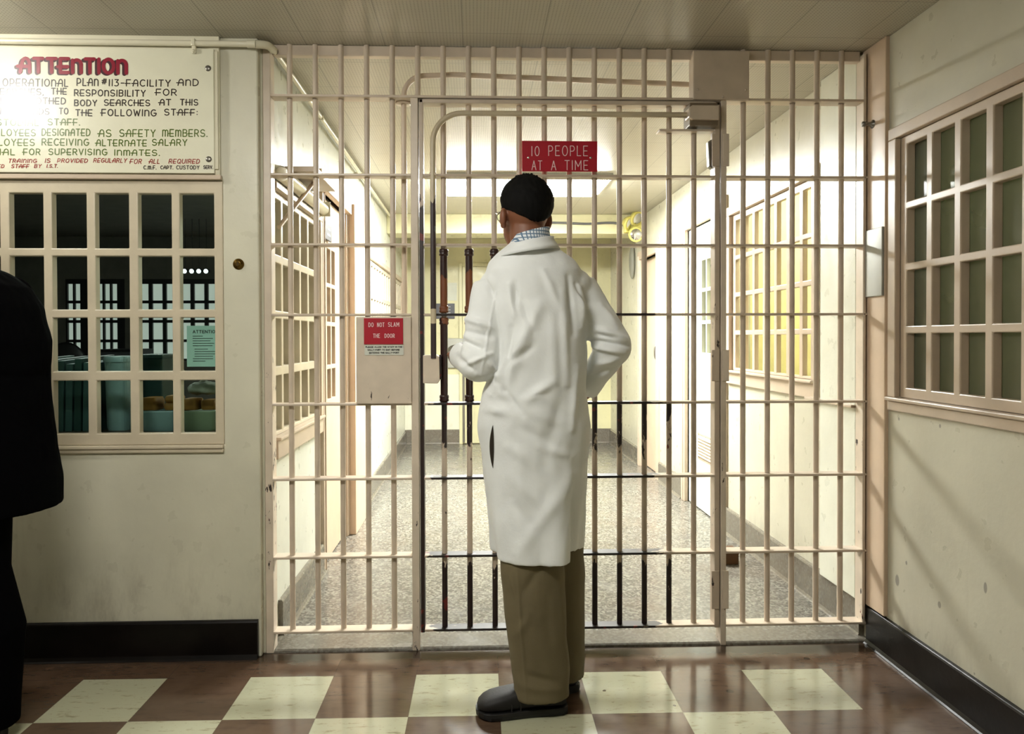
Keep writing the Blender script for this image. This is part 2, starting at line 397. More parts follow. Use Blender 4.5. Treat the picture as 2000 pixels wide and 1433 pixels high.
def panel_with_holes(mb, u0, u1, z0, z1, d0, d1, holes, tf):
    """solid wall slab pierced by rectangular openings; u along the wall, d through it"""
    us = sorted({u0, u1, *[h[0] for h in holes], *[h[1] for h in holes]}); zs = sorted({z0, z1, *[h[2] for h in holes], *[h[3] for h in holes]})
    us = [u for u in us if u0 <= u <= u1]; zs = [z for z in zs if z0 <= z <= z1]
    inside = lambda u, z: any(h[0] < u < h[1] and h[2] < z < h[3] for h in holes)
    nu, nz = len(us), len(zs)
    idx = lambda i, j, k: (i * nz + j) * 2 + k
    vs = [tf(u, d, z) for u in us for z in zs for d in (d0, d1)]
    fs = []; solid = lambda i, j: 0 <= i < nu - 1 and 0 <= j < nz - 1 and not inside((us[i] + us[i + 1]) / 2, (zs[j] + zs[j + 1]) / 2)
    for i in range(nu - 1):
        for j in range(nz - 1):
            if not solid(i, j): continue
            fs.append((idx(i, j, 0), idx(i + 1, j, 0), idx(i + 1, j + 1, 0), idx(i, j + 1, 0))); fs.append((idx(i, j, 1), idx(i, j + 1, 1), idx(i + 1, j + 1, 1), idx(i + 1, j, 1)))
            if not solid(i - 1, j): fs.append((idx(i, j, 0), idx(i, j + 1, 0), idx(i, j + 1, 1), idx(i, j, 1)))
            if not solid(i + 1, j): fs.append((idx(i + 1, j, 0), idx(i + 1, j, 1), idx(i + 1, j + 1, 1), idx(i + 1, j + 1, 0)))
            if not solid(i, j - 1): fs.append((idx(i, j, 0), idx(i, j, 1), idx(i + 1, j, 1), idx(i + 1, j, 0)))
            if not solid(i, j + 1): fs.append((idx(i, j + 1, 0), idx(i + 1, j + 1, 0), idx(i + 1, j + 1, 1), idx(i, j + 1, 1)))
    used = sorted({k for f in fs for k in f}); remap = {k: n for n, k in enumerate(used)}
    mb.add([vs[k] for k in used], [tuple(remap[k] for k in f) for f in fs]); return mb

XW = lambda X0, s: (lambda u, d, z: (X0 + s * d, u, z))      # wall along Y at X0: d runs into the wall
YW = lambda Y0, s: (lambda u, d, z: (u, Y0 + s * d, z))      # wall along X at Y0

def grid_window(name, tf, cols, rows, u0, u1, z0, z1, label, depth=.04, trim=.05, proud=.014, mats=('trim_l', 'trim_l', 'glass'), sill=.03, recess=.004, tp=None, sillx=.02):
    """painted grid window: frame with muntins, casing, sill and one sheet of glass; cols/rows give pane openings"""
    tp = tp or (trim, trim, trim, trim)
    c = tf((u0 + u1) / 2, 0, z0)
    root = empty(name, c, label, 'window', kind='structure')
    m = MB(); panel_with_holes(m, u0, u1, z0, z1, recess, depth, [(a, b, c_, d) for a, b in cols for c_, d in rows], tf)
    m.build('window_frame', MT[mats[0]], root, bevel=.004)
    g = MB(tf); g.box(u0 + .002, u1 - .002, depth + .001, depth + .006, z0 + .002, z1 - .002)
    g.build('glass_panes', MT[mats[2]], root)
    k = MB(tf); L, R, B, T = tp
    if T: k.box(u0 - L, u1 + R, -proud, .012, z1, z1 + T)
    if L: k.box(u0 - L, u0, -proud, .012, z0 if sill else z0 - B, z1)
    if R: k.box(u1, u1 + R, -proud, .012, z0 if sill else z0 - B, z1)
    k.build('casing', MT[mats[1]], root, bevel=.004)
    if sill:
        q = MB(tf); q.box(u0 - L, u1 + R, -proud - sillx, .02, z0 - .014, z0); q.box(u0 - L, u1 + R, -proud, .012, z0 - B, z0 - .014)
        q.build('sill', MT[mats[1]], root, bevel=.004)
    return root

# ------------------------------------------------------------------ stroke lettering
def arc(cx, cy, rx, ry, a0, a1, n=9):
    return [(cx + rx * math.cos(math.radians(a0 + (a1 - a0) * k / n)), cy + ry * math.sin(math.radians(a0 + (a1 - a0) * k / n))) for k in range(n + 1)]
O_ = [arc(.32, .5, .32, .5, 90, 450, 20)]
S_ = [arc(.28, .74, .27, .26, 30, 270, 10) + arc(.28, .25, .29, .25, 90, -150, 10)]
GLY = {'A': (.62, [[(0, 0), (.31, 1), (.62, 0)], [(.12, .36), (.5, .36)]]), 'B': (.54, [[(0, 0), (0, 1), (.3, 1)] + arc(.3, .76, .21, .24, 90, -90) + [(0, .52)], [(.3, .52)] + arc(.3, .26, .24, .26, 90, -90) + [(0, 0)]]),
 'C': (.58, [arc(.34, .5, .34, .5, 50, 310, 16)]), 'D': (.58, [[(0, 0), (0, 1), (.2, 1)] + arc(.2, .5, .38, .5, 90, -90, 12) + [(0, 0)]]),
 'E': (.5, [[(.5, 1), (0, 1), (0, 0), (.5, 0)], [(0, .5), (.42, .5)]]), 'F': (.5, [[(.5, 1), (0, 1), (0, 0)], [(0, .5), (.4, .5)]]),
 'G': (.62, [arc(.34, .5, .34, .5, 50, 340, 16) + [(.66, .45), (.38, .45)]]), 'H': (.56, [[(0, 0), (0, 1)], [(.56, 0), (.56, 1)], [(0, .5), (.56, .5)]]),
 'I': (.04, [[(.02, 0), (.02, 1)]]), 'L': (.44, [[(0, 1), (0, 0), (.44, 0)]]), 'M': (.72, [[(0, 0), (0, 1), (.36, .35), (.72, 1), (.72, 0)]]),
 'N': (.56, [[(0, 0), (0, 1), (.56, 0), (.56, 1)]]), 'O': (.64, O_), 'P': (.52, [[(0, 0), (0, 1), (.26, 1)] + arc(.26, .73, .25, .27, 90, -90) + [(0, .46)]]),
 'Q': (.64, O_ + [[(.4, .25), (.68, -.08)]]), 'R': (.54, [[(0, 0), (0, 1), (.26, 1)] + arc(.26, .73, .25, .27, 90, -90) + [(0, .46)], [(.26, .46), (.54, 0)]]),
 'S': (.57, S_), 'T': (.56, [[(0, 1), (.56, 1)], [(.28, 1), (.28, 0)]]), 'U': (.56, [[(0, 1), (0, .3)] + arc(.28, .28, .28, .28, 180, 360) + [(.56, 1)]]),
 'V': (.58, [[(0, 1), (.29, 0), (.58, 1)]]), 'W': (.8, [[(0, 1), (.2, 0), (.4, .8), (.6, 0), (.8, 1)]]), 'Y': (.56, [[(0, 1), (.28, .48), (.56, 1)], [(.28, .48), (.28, 0)]]),
 'K': (.5, [[(0, 0), (0, 1)], [(.5, 1), (0, .42), (.5, 0)]]), 'X': (.5, [[(0, 0), (.5, 1)], [(0, 1), (.5, 0)]]),
 '0': (.5, [arc(.25, .5, .25, .5, 90, 450, 18)]), '1': (.06, [[(.03, 0), (.03, 1)]]), '3': (.46, [[(0, 1), (.42, 1), (.16, .58)] + arc(.16, .29, .28, .29, 90, -130, 10)]),
 '#': (.56, [[(.1, .3), (.24, 1.1)], [(.32, .3), (.46, 1.1)], [(0, .85), (.52, .9)], [(0, .55), (.5, .6)]]), '-': (.36, [[(0, .45), (.36, .45)]]),
 '.': (.06, [[(.0, .02), (.05, .02)]]), ',': (.06, [[(.05, .05), (0, -.12)]]), ':': (.08, [[(.04, .15), (.06, .15)], [(.04, .65), (.06, .65)]]), ' ': (.3, [])}
DECO = dict(GLY)
DECO.update({'A': (.6, [[(.02, 0), (.1, .5)] + arc(.36, .55, .24, .45, 170, 0, 10) + [(.6, 0)], [(-.14, .42), (.6, .42)]]),
 'E': (.5, [[(.5, 1), (0, 1), (0, 0), (.5, 0)], [(-.16, .42), (.46, .42)]]), 'F': (.5, [[(.5, 1), (0, 1), (0, 0)], [(-.16, .42), (.46, .42)]]),
 'H': (.54, [[(0, 0), (0, 1)], [(.54, 0), (.54, 1)], [(-.14, .5), (.68, .5)]]), 'N': (.52, [[(0, 0), (0, .9)], [(0, .6)] + arc(.26, .6, .26, .32, 180, 0) + [(.52, 0)]]),
 'M': (.72, [[(0, 0), (0, .9)], [(0, .65)] + arc(.18, .65, .18, .27, 180, 0, 7) + [(.36, 0)], [(.36, .65)] + arc(.54, .65, .18, .27, 180, 0, 7) + [(.72, 0)]]),
 'P': (.54, [[(0, 0), (0, 1), (.24, 1)] + arc(.22, .66, .3, .34, 90, -90) + [(0, .32)]])})
LAYER = [0]
def ribbon(mb, pts, w, place):
    """flat brush stroke of width w along 2-D pts, placed on the sign face by place(x, z); every dab lies a hair over the last"""
    h = w / 2
    def lay(q, n):
        LAYER[0] = (LAYER[0] + 1) % 160; e = LAYER[0] * 4e-6
        mb.add([(p[0], p[1] - e, p[2]) for p in q], [tuple(range(n))])
    for (ax, az), (bx, bz) in zip(pts, pts[1:]):
        L = math.hypot(bx - ax, bz - az)
        if L < 1e-6: continue
        nx, nz = -(bz - az) / L * h, (bx - ax) / L * h
        lay([place(ax + nx, az + nz), place(bx + nx, bz + nz), place(bx - nx, bz - nz), place(ax - nx, az - nz)], 4)
    for x, z in pts: lay([place(x + h * math.cos(k * PI / 4), z + h * math.sin(k * PI / 4)) for k in range(8)], 8)
def lettering(mb, word, x0, x1, z0, z1, w, place, font=GLY, slant=0.0, gap=.24):
    adv = [font[c][0] for c in word]; total = sum(adv) + gap * (len(word) - 1)
    kx = (x1 - x0 - w) / max(total, .05); kz = z1 - z0 - w; x = 0
    if len(word) == 1 and word in 'I1': kx = kz
    for c, a in zip(word, adv):
        for st in font[c][1]:
            ribbon(mb, [(x0 + w / 2 + (x + px) * kx + slant * pz * kz, z0 + w / 2 + pz * kz) for px, pz in st], w, place)
        x += a + gap
# ------------------------------------------------------------------ the setting
HX0, HX1 = -0.94, 1.50           # corridor side walls
YE = 5.75                        # end wall
T_ = .12
# floors
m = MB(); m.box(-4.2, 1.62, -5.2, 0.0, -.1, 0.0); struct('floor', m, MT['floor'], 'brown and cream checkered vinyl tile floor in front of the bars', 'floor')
m = MB(); m.box(-5.8, 3.4, 0.0, 7.2, -.1, 0.0); struct('floor_corridor', m, MT['terr'], 'speckled terrazzo floor of the corridor behind the bars', 'floor')
m = MB()
m.rings([[(x, y, z) for y, z in ((.002, 0), (.006, .007), (.014, .011), (.15, .011), (.158, .004), (.16, 0))] for x in (-.955, 1.50)], cap=True, smooth=False)
struct('trim_1', m, MT['terr2'], 'low grey terrazzo threshold strip under the bars', 'threshold', bevel=.002)
# ceiling
m = MB(); m.box(-5.8, 3.4, -5.2, 7.2, ZC, ZC + .1); struct('ceiling', m, MT['ceil'], 'perforated acoustic tile ceiling running through the bars', 'ceiling')
# front wall with the office window
m = MB(); panel_with_holes(m, -5.7, -.955, 0, ZC, 0, T_, [(-2.62, -1.094, .837, 1.865)], YW(-.03, 1)); m.box(-.985, -.946, .0, .16, 0, ZC)
struct('wall_left', m, MT['wall'], 'cream plaster wall holding the office window and the painted notice board', 'wall', bevel=.006)
PC = [(-2.563 + .1635 * k, -2.563 + .1635 * k + .129) for k in range(4)] + [(-1.907, -1.779), (-1.746, -1.615), (-1.582, -1.454), (-1.419, -1.291), (-1.260, -1.128)]
PC = [(-2.40, -2.272), (-2.235, -2.106), (-2.071, -1.942)] + PC[4:]
PR = [(.883, 1.089), (1.125, 1.333), (1.365, 1.572), (1.602, 1.815)]
grid_window('window_1', YW(-.03, 1), PC, PR, -2.62, -1.094, .837, 1.865, 'beige grid window of the office, under the painted notice board', depth=.036, trim=0, tp=(.0, .0, .03, .0), mats=('trim_l', 'trim_l', 'glass'), recess=.0, proud=.012, sillx=.006)
m = MB(); m.box(-4.2, -1.099, -.043, -.028, 1.882, ZC); m.box(-1.118, -1.102, -.052, -.03, 1.905, 2.36)
struct('trim_2', m, MT['cream'], 'flat cream backing panel over the office window', 'wall panel', bevel=.003)
m = MB(); m.box(-4.2, -1.094, -.05, -.03, 1.866, 1.884)
struct('trim_3', m, MT['trim'], 'thin beige ledge between office window and notice board', 'trim', bevel=.003)
# near and corridor right wall, one plane
W2 = (-1.30, -.195, 1.02, 2.005); W3 = (.50, 1.63, 1.045, 2.012); D1 = (1.80, 2.60, 0, 2.06); D2 = (3.50, 4.15, 0, 2.0)
m = MB(); panel_with_holes(m, -5.2, 7.2, 0, ZC, 0, T_, [W2, W3, D1, D2], XW(HX1, 1))
struct('wall_right', m, MT['wall_r'], 'long cream wall with the dusky window before the bars', 'wall', bevel=.004)
RC = [(-1.285 + .0, -1.166)] + [(-.36 - .1535 * k + .0 - .122 + .122 - .0, 0) for k in range(0)]
RC = [(-.2 - .1535 * k - .155, -.2 - .1535 * k - .036) for k in range(7)][::-1]
RR = [(1.060, 1.264), (1.292, 1.500), (1.527, 1.730), (1.757, 1.972)]
grid_window('window_2', XW(HX1, 1), RC, RR, -1.30, -.195, 1.02, 2.005, 'deep beige grid window with dusky panes in the wall beside the gate', depth=.037, tp=(.05, .052, .052, .045), mats=('trim', 'trim', 'glass_d'), recess=.004, proud=.016, sillx=.012)
WC3 = [(.52 + .1565 * k, .52 + .1565 * k + .118) for k in range(7)]
grid_window('window_3', XW(HX1, 1), WC3, RR, .50, 1.63, 1.045, 2.012, 'corridor grid window onto a warmly lit room, behind the bars', depth=.030, tp=(.04, .06, .085, .055), mats=('trim', 'trim', 'glass_c'), recess=.004, proud=.02, sillx=.02)
m = MB(); m.box(1.466, 1.502, .06, .375, .16, ZC); struct('trim_4', m, MT['wall_c'], 'cream pilaster on the corridor wall right behind the bars', 'pilaster', bevel=.004)
m = MB(); m.box(1.448, 1.502, .06, .5, .955, .968); struct('trim_5', m, MT['trim'], 'narrow beige ledge running from the pilaster under the corridor window', 'ledge', bevel=.003)
m = MB(); m.box(1.484, 1.502, -.126, .045, .155, ZC); struct('trim_6', m, MT['peach'], 'pinkish vertical jamb strip between the bars and the dusky window', 'jamb', bevel=.003)
# corridor left wall
V1 = (.095, .95, .80, 1.865); V2 = (1.06, 1.72, 0, 2.03); V3 = (2.27, 5.35, .83, 1.875)
m = MB(); panel_with_holes(m, .09, 7.2, 0, ZC, 0, T_, [V1, V2, V3], XW(HX0, -1))
struct('wall_corridor', m, MT['wall_c'], 'cream corridor wall on the office side behind the bars', 'wall', bevel=.004)
LC = [(.115 + .165 * k, .115 + .165 * k + .132) for k in range(5)]
LR = [(.862, 1.095), (1.135, 1.335), (1.368, 1.568), (1.603, 1.835)]
grid_window('window_4', XW(HX0, -1), LC, LR, .095, .95, .845, 1.865, 'corridor grid window into the dark office, just behind the bars', depth=.045, tp=(0, .045, .09, .03), mats=('trim_l', 'trim', 'glass_c'), recess=.002, proud=.022, sillx=.012)
LC2 = [(2.31 + .169 * k, 2.31 + .169 * k + .135) for k in range(18)]
grid_window('window_5', XW(HX0, -1), LC2, LR, 2.27, 5.35, .83, 1.875, 'long row of small panes far down the corridor wall', depth=.045, tp=(.0, .05, .08, .04), mats=('trim_l', 'trim', 'glass_c'), recess=.002, proud=.02)
# end wall and the beam before it
m = MB(); m.box(-1.06, 1.62, YE, YE + .12, 0, ZC); struct('wall_end', m, MT['wall_e'], 'yellowish wall closing the far end of the corridor', 'wall')
m = MB(); m.box(-.94, .9, YE - .012, YE, .17, .82); struct('trim_7', m, MT['dado'], 'pale dado on the far wall', 'dado', bevel=.003)
m = MB(); m.box(-.94, 1.50, 4.02, 4.34, 2.235, ZC); struct('beam', m, MT['wall_e'], 'yellowish beam crossing the corridor under the ceiling', 'beam', bevel=.006)
# other walls that close the rooms
m = MB(); m.box(-4.32, 1.62, -5.32, -5.2, 0, ZC); struct('wall_back', m, MT['wall'], 'plain cream wall closing the front lobby', 'wall')
m = MB(); m.box(-4.32, -4.2, -5.2, -.03, 0, ZC); struct('wall_side', m, MT['wall'], 'far side wall of the front lobby', 'wall')
m = MB(); m.box(-5.72, -5.6, -.03, 7.2, 0, ZC); m.box(-5.6, -1.06, 7.08, 7.2, 0, ZC)
BW = [(-4.76, -4.52, 1.0, 1.93), (-4.43, -4.10, 1.0, 1.93), (-3.97, -2.85, 1.0, 1.93)]
panel_with_holes(m, -5.6, -1.06, 0, ZC, 0, .1, BW, YW(5.6, 1))
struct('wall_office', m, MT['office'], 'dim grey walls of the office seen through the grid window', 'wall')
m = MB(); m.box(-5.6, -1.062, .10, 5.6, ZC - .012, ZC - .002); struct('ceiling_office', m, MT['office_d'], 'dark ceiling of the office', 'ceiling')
for k, (a, b, c, d) in enumerate(BW):
    w = .157 if b - a > .5 else .082
    cols = [(a + .02 + w * i, a + .02 + w * i + w * .74) for i in range(int((b - a - .02) / w))]
    rows = [(1.02 + .222 * i, 1.02 + .222 * i + .19) for i in range(4)]
    root = empty('window_%d' % (6 + k), ((a + b) / 2, 5.6, c), ('black barred lit window at the back of the office, %s' % ('the slit beside the chair', 'the narrow one over the filing cabinet', 'the widest one')[k]), 'window', kind='structure')
    mm = MB(); panel_with_holes(mm, a, b, c, d, .0, .03, [(p, q, r, s) for p, q in cols for r, s in rows], YW(5.6, 1)); mm.build('window_frame', MT['blackiron'], root)
    mm = MB(); mm.box(a, b, 5.64, 5.65, c, d); mm.build('glass_panes', MT['pane_lit'], root)
m = MB(); m.box(1.62, 3.4, .28, .38, 0, ZC); m.box(1.62, 3.4, 2.0, 2.1, 0, ZC); m.box(2.75, 2.85, .38, 2.0, 0, ZC); m.box(3.3, 3.4, -2, .28, 0, ZC); m.box(1.62, 3.4, -2.1, -2.0, 0, ZC)
struct('wall_side_rooms', m, plain('warm_room_wall', (230, 220, 168), .5), 'walls of the rooms behind the corridor window', 'wall')
m = MB(); m.box(1.62, 3.4, -2, .28, -.1, 0); struct('floor_side', m, MT['wood'], 'floor of the room behind the dusky window', 'floor')
# baseboards
def cove(mb, tf, u0, u1, h, t=.018):
    prof = [(t + .014, 0), (t + .006, .006), (t, .018), (t, h - .008), (t - .005, h), (-.002, h), (-.002, 0)]
    mb.rings([[tf(u, -d, z) for d, z in prof] for u in (u0, u1)], cap=True, smooth=False)
m = MB(); cove(m, YW(-.03, 1), -4.2, -.966, .150); struct('baseboard_left', m, MT['base'], 'black cove baseboard under the office window', 'baseboard', bevel=.003)
m = MB(); cove(m, XW(HX1, 1), -5.2, -.002, .150, .02); struct('baseboard_right', m, MT['base'], 'black cove baseboard under the dusky window', 'baseboard', bevel=.003)
m = MB(); cove(m, XW(HX0, -1), .16, 1.04, .155, .02); cove(m, XW(HX0, -1), 2.3, YE, .155, .02); struct('baseboard_corridor', m, MT['cove'], 'grey terrazzo cove base along the office side of the corridor', 'baseboard', bevel=.003)
m = MB(); cove(m, XW(HX1, 1), .05, 1.74, .165, .022); cove(m, XW(HX1, 1), 2.7, 3.40, .165, .022); cove(m, XW(HX1, 1), 4.24, YE, .165, .022); struct('baseboard_far_side', m, MT['cove'], 'grey terrazzo cove base opposite the office side of the corridor', 'baseboard', bevel=.003)
m = MB(); cove(m, YW(YE, 1), HX0, -.30, .17, .02); cove(m, YW(YE, 1), .68, HX1, .17, .02); struct('baseboard_end', m, MT['cove'], 'grey terrazzo cove base of the far wall', 'baseboard', bevel=.003)

# doors of the corridor
def side_door(name, tf, u0, u1, zt, label, slab, jamb=.06, cols=None, rows=None, louver=None, handle=None, pane='glass_c', recess=.03):
    root = empty(name, tf(u0, 0, 0), label, 'door', kind='structure')
    q = MB(tf); q.box(u0 - jamb, u0, -.022, .05, 0, zt + jamb); q.box(u1, u1 + jamb, -.022, .05, 0, zt + jamb); q.box(u0, u1, -.022, .05, zt, zt + jamb)
    q.box(u0 - jamb * .5, u0 - jamb * .35, -.028, -.02, 0, zt + jamb * .5); q.box(u1 + jamb * .35, u1 + jamb * .5, -.028, -.02, 0, zt + jamb * .5)
    q.build('door_frame', MT['trim'], root, bevel=.004)
    holes = [(a, b, c, d) for a, b in cols or [] for c, d in rows or []]
    q = MB(); panel_with_holes(q, u0 + .003, u1 - .003, .008, zt - .003, recess, recess + .042, holes, tf); s = q.build('door_slab', MT[slab], root, bevel=.003)
    if holes:
        q = MB(tf); q.box(min(h[0] for h in holes) - .01, max(h[1] for h in holes) + .01, recess + .02, recess + .024, min(h[2] for h in holes) - .01, max(h[3] for h in holes) + .01); q.build('glass_panes', MT[pane], s)
    if louver:
        a, b, c, d = louver; q = MB(tf); n = 7
        q.box(a, b, recess - .004, recess + .001, c, c + .012); q.box(a, b, recess - .004, recess + .001, d - .012, d); q.box(a, a + .012, recess - .004, recess + .001, c, d); q.box(b - .012, b, recess - .004, recess + .001, c, d)
        for k in range(n):
            z = c + .02 + (d - c - .04) * k / n; q.prism([(a, recess - .012, z), (b, recess - .012, z), (b, recess + .0, z + .018), (a, recess + .0, z + .018)], (0, 0, 0), (0, 0, .004))
        q.build('louvre', MT['kraft'] if False else MT['trim'], s)
    if handle:
        u, z = handle; q = MB(tf); q.tube(curve_pts([(u, recess, z - .09), (u, recess - .05, z - .06), (u, recess - .06, z), (u, recess - .05, z + .06), (u, recess, z + .09)], 5), .008, 8); q.build('handle', MT['galv'], s)
    return root
side_door('door_1', XW(HX0, -1), 1.06, 1.72, 2.03, 'pale peach corridor door with a barred grid pane, on the office side', 'peach', jamb=.055, cols=[(1.095 + .135 * k, 1.095 + .135 * k + .105) for k in range(3)], rows=[(.905, 1.075), (1.10, 1.32), (1.345, 1.54), (1.565, 1.76)], recess=.004, pane='glass_c')
m = MB(); m.box(-.955, -.872, 1.76, 2.20, 0, 2.10); struct('trim_8', m, MT['peach'], 'peach coloured projecting jamb past the office-side door', 'jamb', bevel=.005)
m = MB(); m.box(-.945, -.89, .97, 2.2, 2.03, 2.11); m.box(-.945, -.915, .97, 2.25, 2.11, 2.145); struct('trim_9', m, MT['peach'], 'peach lintel over the office-side door', 'lintel', bevel=.004)
side_door('door_2', XW(HX1, 1), D1[0], D1[1], 2.06, 'white corridor door with a small grid pane and a louvre', 'wall_c', jamb=.10, cols=[(1.96 + .115 * k, 1.96 + .115 * k + .095) for k in range(3)], rows=[(1.14, 1.345), (1.37, 1.575), (1.60, 1.80)], louver=(1.90, 2.36, .37, .56), recess=.012)
side_door('door_3', XW(HX1, 1), D2[0], D2[1], 2.0, 'peach corridor door near the far end with a curved pull', 'peach', jamb=.08, handle=(3.58, 1.12), recess=.05)
r = empty('door_4', (.2, YE, 0), 'cream door in the far end wall behind the person in white', 'door', kind='structure')
q = MB(); q.box(-.30, -.262, YE - .03, YE, 0, 2.13); q.box(.60, .64, YE - .03, YE, 0, 2.13); q.box(-.262, .60, YE - .03, YE, 2.09, 2.13); q.build('door_frame', MT['wall_e'], r, bevel=.003)
q = MB(); q.box(-.258, .596, YE - .02, YE - .001, .01, 2.086); q.build('door_slab', MT['wall_e'], r, bevel=.002)
q = MB(); q.box(-.262, -.235, YE - .034, YE - .02, .02, 1.2); q.build('edge_strip', MT['galv'], r)

# lamps that belong to the place
def luminaire(name, x0, x1, y0, y1, h, lens, label):
    r = empty(name, ((x0 + x1) / 2, (y0 + y1) / 2, ZC), label, 'ceiling light')
    q = MB(); q.box(x0 - .012, x1 + .012, y0 - .012, y1 + .012, ZC - .034, ZC); q.build('housing', MT['steel'], r)
    q = MB(); z0, z1 = ZC - h, ZC - .034
    q.rings([[(a, b, z) for a, b in ((x0 + i, y0 + i), (x1 - i, y0 + i), (x1 - i, y1 - i), (x0 + i, y1 - i))] for z, i in ((z1, 0), (z0 + .02, 0), (z0, .02))], smooth=False); q.build('lens', MT[lens], r, bevel=.004)
    return r
luminaire('fluorescent_light', -.34, .86, 2.28, 2.88, .056, 'lens', 'glaring wide fluorescent fitting on the corridor ceiling')
r = empty('globe_light', (-2.20, -.66, ZC), 'round globe ceiling light that glares on the painted notice board', 'ceiling light')
q = MB(); q.lathe((-2.20, -.66, ZC - .001), (0, 0, -1), [(0, .07), (.012, .07), (.018, .05), (.03, .05)], 24); q.build('canopy', MT['steel'], r)
q = MB(); q.ball((-2.20, -.66, ZC - .100), .078, 28, 16); q.build('globe', MT['lens_n'], r)
luminaire('fluorescent_light', -1.45, -.55, -2.0, -1.72, .09, 'lens_b', 'fluorescent fitting of the front lobby ceiling')
luminaire('fluorescent_light', 1.9, 2.4, .8, 1.6, .09, 'lens_s', 'fluorescent fitting of the warm side room')
luminaire('fluorescent_light', -3.2, -2.0, 1.6, 1.9, .09, 'lens_o', 'dim fluorescent fitting of the office')
luminaire('fluorescent_light', 1.95, 2.25, -1.3, -.5, .09, 'lens_o', 'dim fluorescent fitting behind the dusky window')
# ------------------------------------------------------------------ the bars
X0, S_B = -.8476, .1016
RZ = [1.8990, 1.6227, 1.3441, .9877, .6897, .3775, .0804]        # horizontal flats
FD = .062                                                        # depth of the flats
BY, BR = .031, .0112
part = empty('bar_partition', (.27, .03, 0), 'fixed beige wall of bars around the gate, floor to ceiling', 'bar partition')
def flat(x0, x1, z, t=.0095, y0=0.0, y1=FD): m = MB(); m.box(x0, x1, y0, y1, z - t / 2, z + t / 2); return m
def rod(x, z0, z1, r=BR, y=BY, n=12): m = MB(); m.tube([(x, y, z0), (x, y, z1)], r, n); return m
# frame round the whole opening
m = MB(); m.box(-.946, -.916, 0, .06, .0, 2.40); m.build('frame_post', MT['post'], part, bevel=.003)
m = MB(); m.box(1.466, 1.478, 0, .06, .075, 2.40); m.build('frame_post', MT['post'], part, bevel=.003)
m = MB(); m.box(-.916, 1.466, .030, .064, 2.378, 2.419); m.build('top_rail', MT['bar'], part, bevel=.003)
for xa, xb in ((-.367, -.337), (.880, .903)):
    m = MB(); m.box(xa, xb, 0, .06, 0.0, 2.2047); m.build('gate_post', MT['post'], part, bevel=.003)
m = MB(); m.box(-.916, 1.466, 0, FD, 2.2047, 2.2145); m.build('header_rail', MT['bar'], part, bevel=.002)
for z in RZ:
    flat(-.918, -.366, z).build('rail', MT['bar'], part, bevel=.0025)
    flat(.902, 1.499, z).build('rail', MT['bar'], part, bevel=.0025)
for k in range(23):
    x = X0 + S_B * k
    if k in (16, 17): continue
    rod(x, 2.2, 2.419).build('upper_bar', MT['bar'], part)
for k in list(range(5)) + list(range(18, 23)):
    rod(X0 + S_B * k, .075, 2.206).build('bar', MT['bar'], part)
# lock housing, cover plate, locking conduit
m = MB(); m.box(-.584, -.366, -.010, .058, .992, 1.336); lh = m.build('lock_housing', MT['post'], part, bevel=.004)
m = MB(); m.box(-.584, -.366, -.0115, -.009, .992, .998); m.build('cover_lip', MT['post'], lh)
m = MB(); m.box(.765, .993, -.006, .056, 2.206, 2.402); cp = m.build('cover_plate', MT['bar'], part, bevel=.003)
for x, z in ((.782, 2.245), (.978, 2.245), (.885, 2.217)):
    m = MB(); m.lathe((x, -.006, z), (0, -1, 0), [(0, .005), (.003, .005), (.004, .002)], 10); m.build('screw', MT['bar'], cp)
m = MB(); m.tube(fillet([(-.400, .075, 1.335), (-.400, .075, 2.312), (-.2, .085, 2.326), (.80, .10, 2.300)], .085), .0112, 12); m.build('locking_conduit', MT['bar'], part)
m = MB(); m.lathe((-.400, .072, 2.200), (0, 0, 1), [(0, .012), (0, .034), (.005, .034), (.006, .012)], 20); m.build('conduit_flange', MT['bar'], part)

# ------------------------------------------------------------------ the gate
gate = empty('barred_gate', (.88, .03, .07), 'worn swinging gate of steel bars with chipped dark edges', 'gate')
GL, GR = -.333, .876
m = MB(); m.box(GL, -.3165, 0, .058, .072, 2.2); m.build('lock_stile', MT['stile'], gate, bevel=.003)
m = MB(); m.box(.855, GR, 0, .058, .072, 2.2); m.build('hinge_stile', MT['stile'], gate, bevel=.003)
m = MB(); m.box(GL, GR, 0, .058, 2.184, 2.2); m.build('top_rail', MT['bar'], gate, bevel=.003)
for z in RZ: flat(-.318, .857, z, .0095, 0, .058).build('rail', MT['grail'], gate, bevel=.002)
for k in range(6, 17): rod(X0 + S_B * k, .078, 2.19).build('bar', MT['gbar'], gate)
SR = .0148
for k in (6, 7, 8):
    x = X0 + S_B * k
    for za, zb in ((1.352, 1.612), (.994, 1.336)):
        m = MB(); m.tube([(x, BY, za + .004), (x, BY, zb - .004)], [SR, SR * 1.04], 16); s = m.build('grip_sleeve', MT['sleeve'], gate)
        for zc in (zb - .018, za + .014):
            m = MB(); m.lathe((x, BY, zc - .014), (0, 0, 1), [(0, .015), (.002, .0185), (.008, .0195), (.013, .0175), (.019, .0195), (.026, .0185), (.029, .015)], 16); m.build('bound_end', MT['sleeve'], s)
m = MB(); m.tube(fillet([(-.278, -.012, 1.17), (-.278, -.012, 2.140), (.735, -.012, 2.141)], .115, 10), .0112, 14); m.build('conduit', MT['conduit'], gate)
m = MB(); m.box(-.292, -.264, -.020, .004, 1.894, 1.904); m.build('conduit_strap', MT['bar'], gate, bevel=.002)
m = MB(); m.prism([(-.320, -.016, 1.072), (-.262, -.016, 1.070), (-.254, -.016, 1.084), (-.256, -.016, 1.176), (-.266, -.016, 1.184), (-.320, -.016, 1.183)], (0, 0, 0), (0, .07, 0)); m.build('lock_case', MT['post'], gate, bevel=.003)
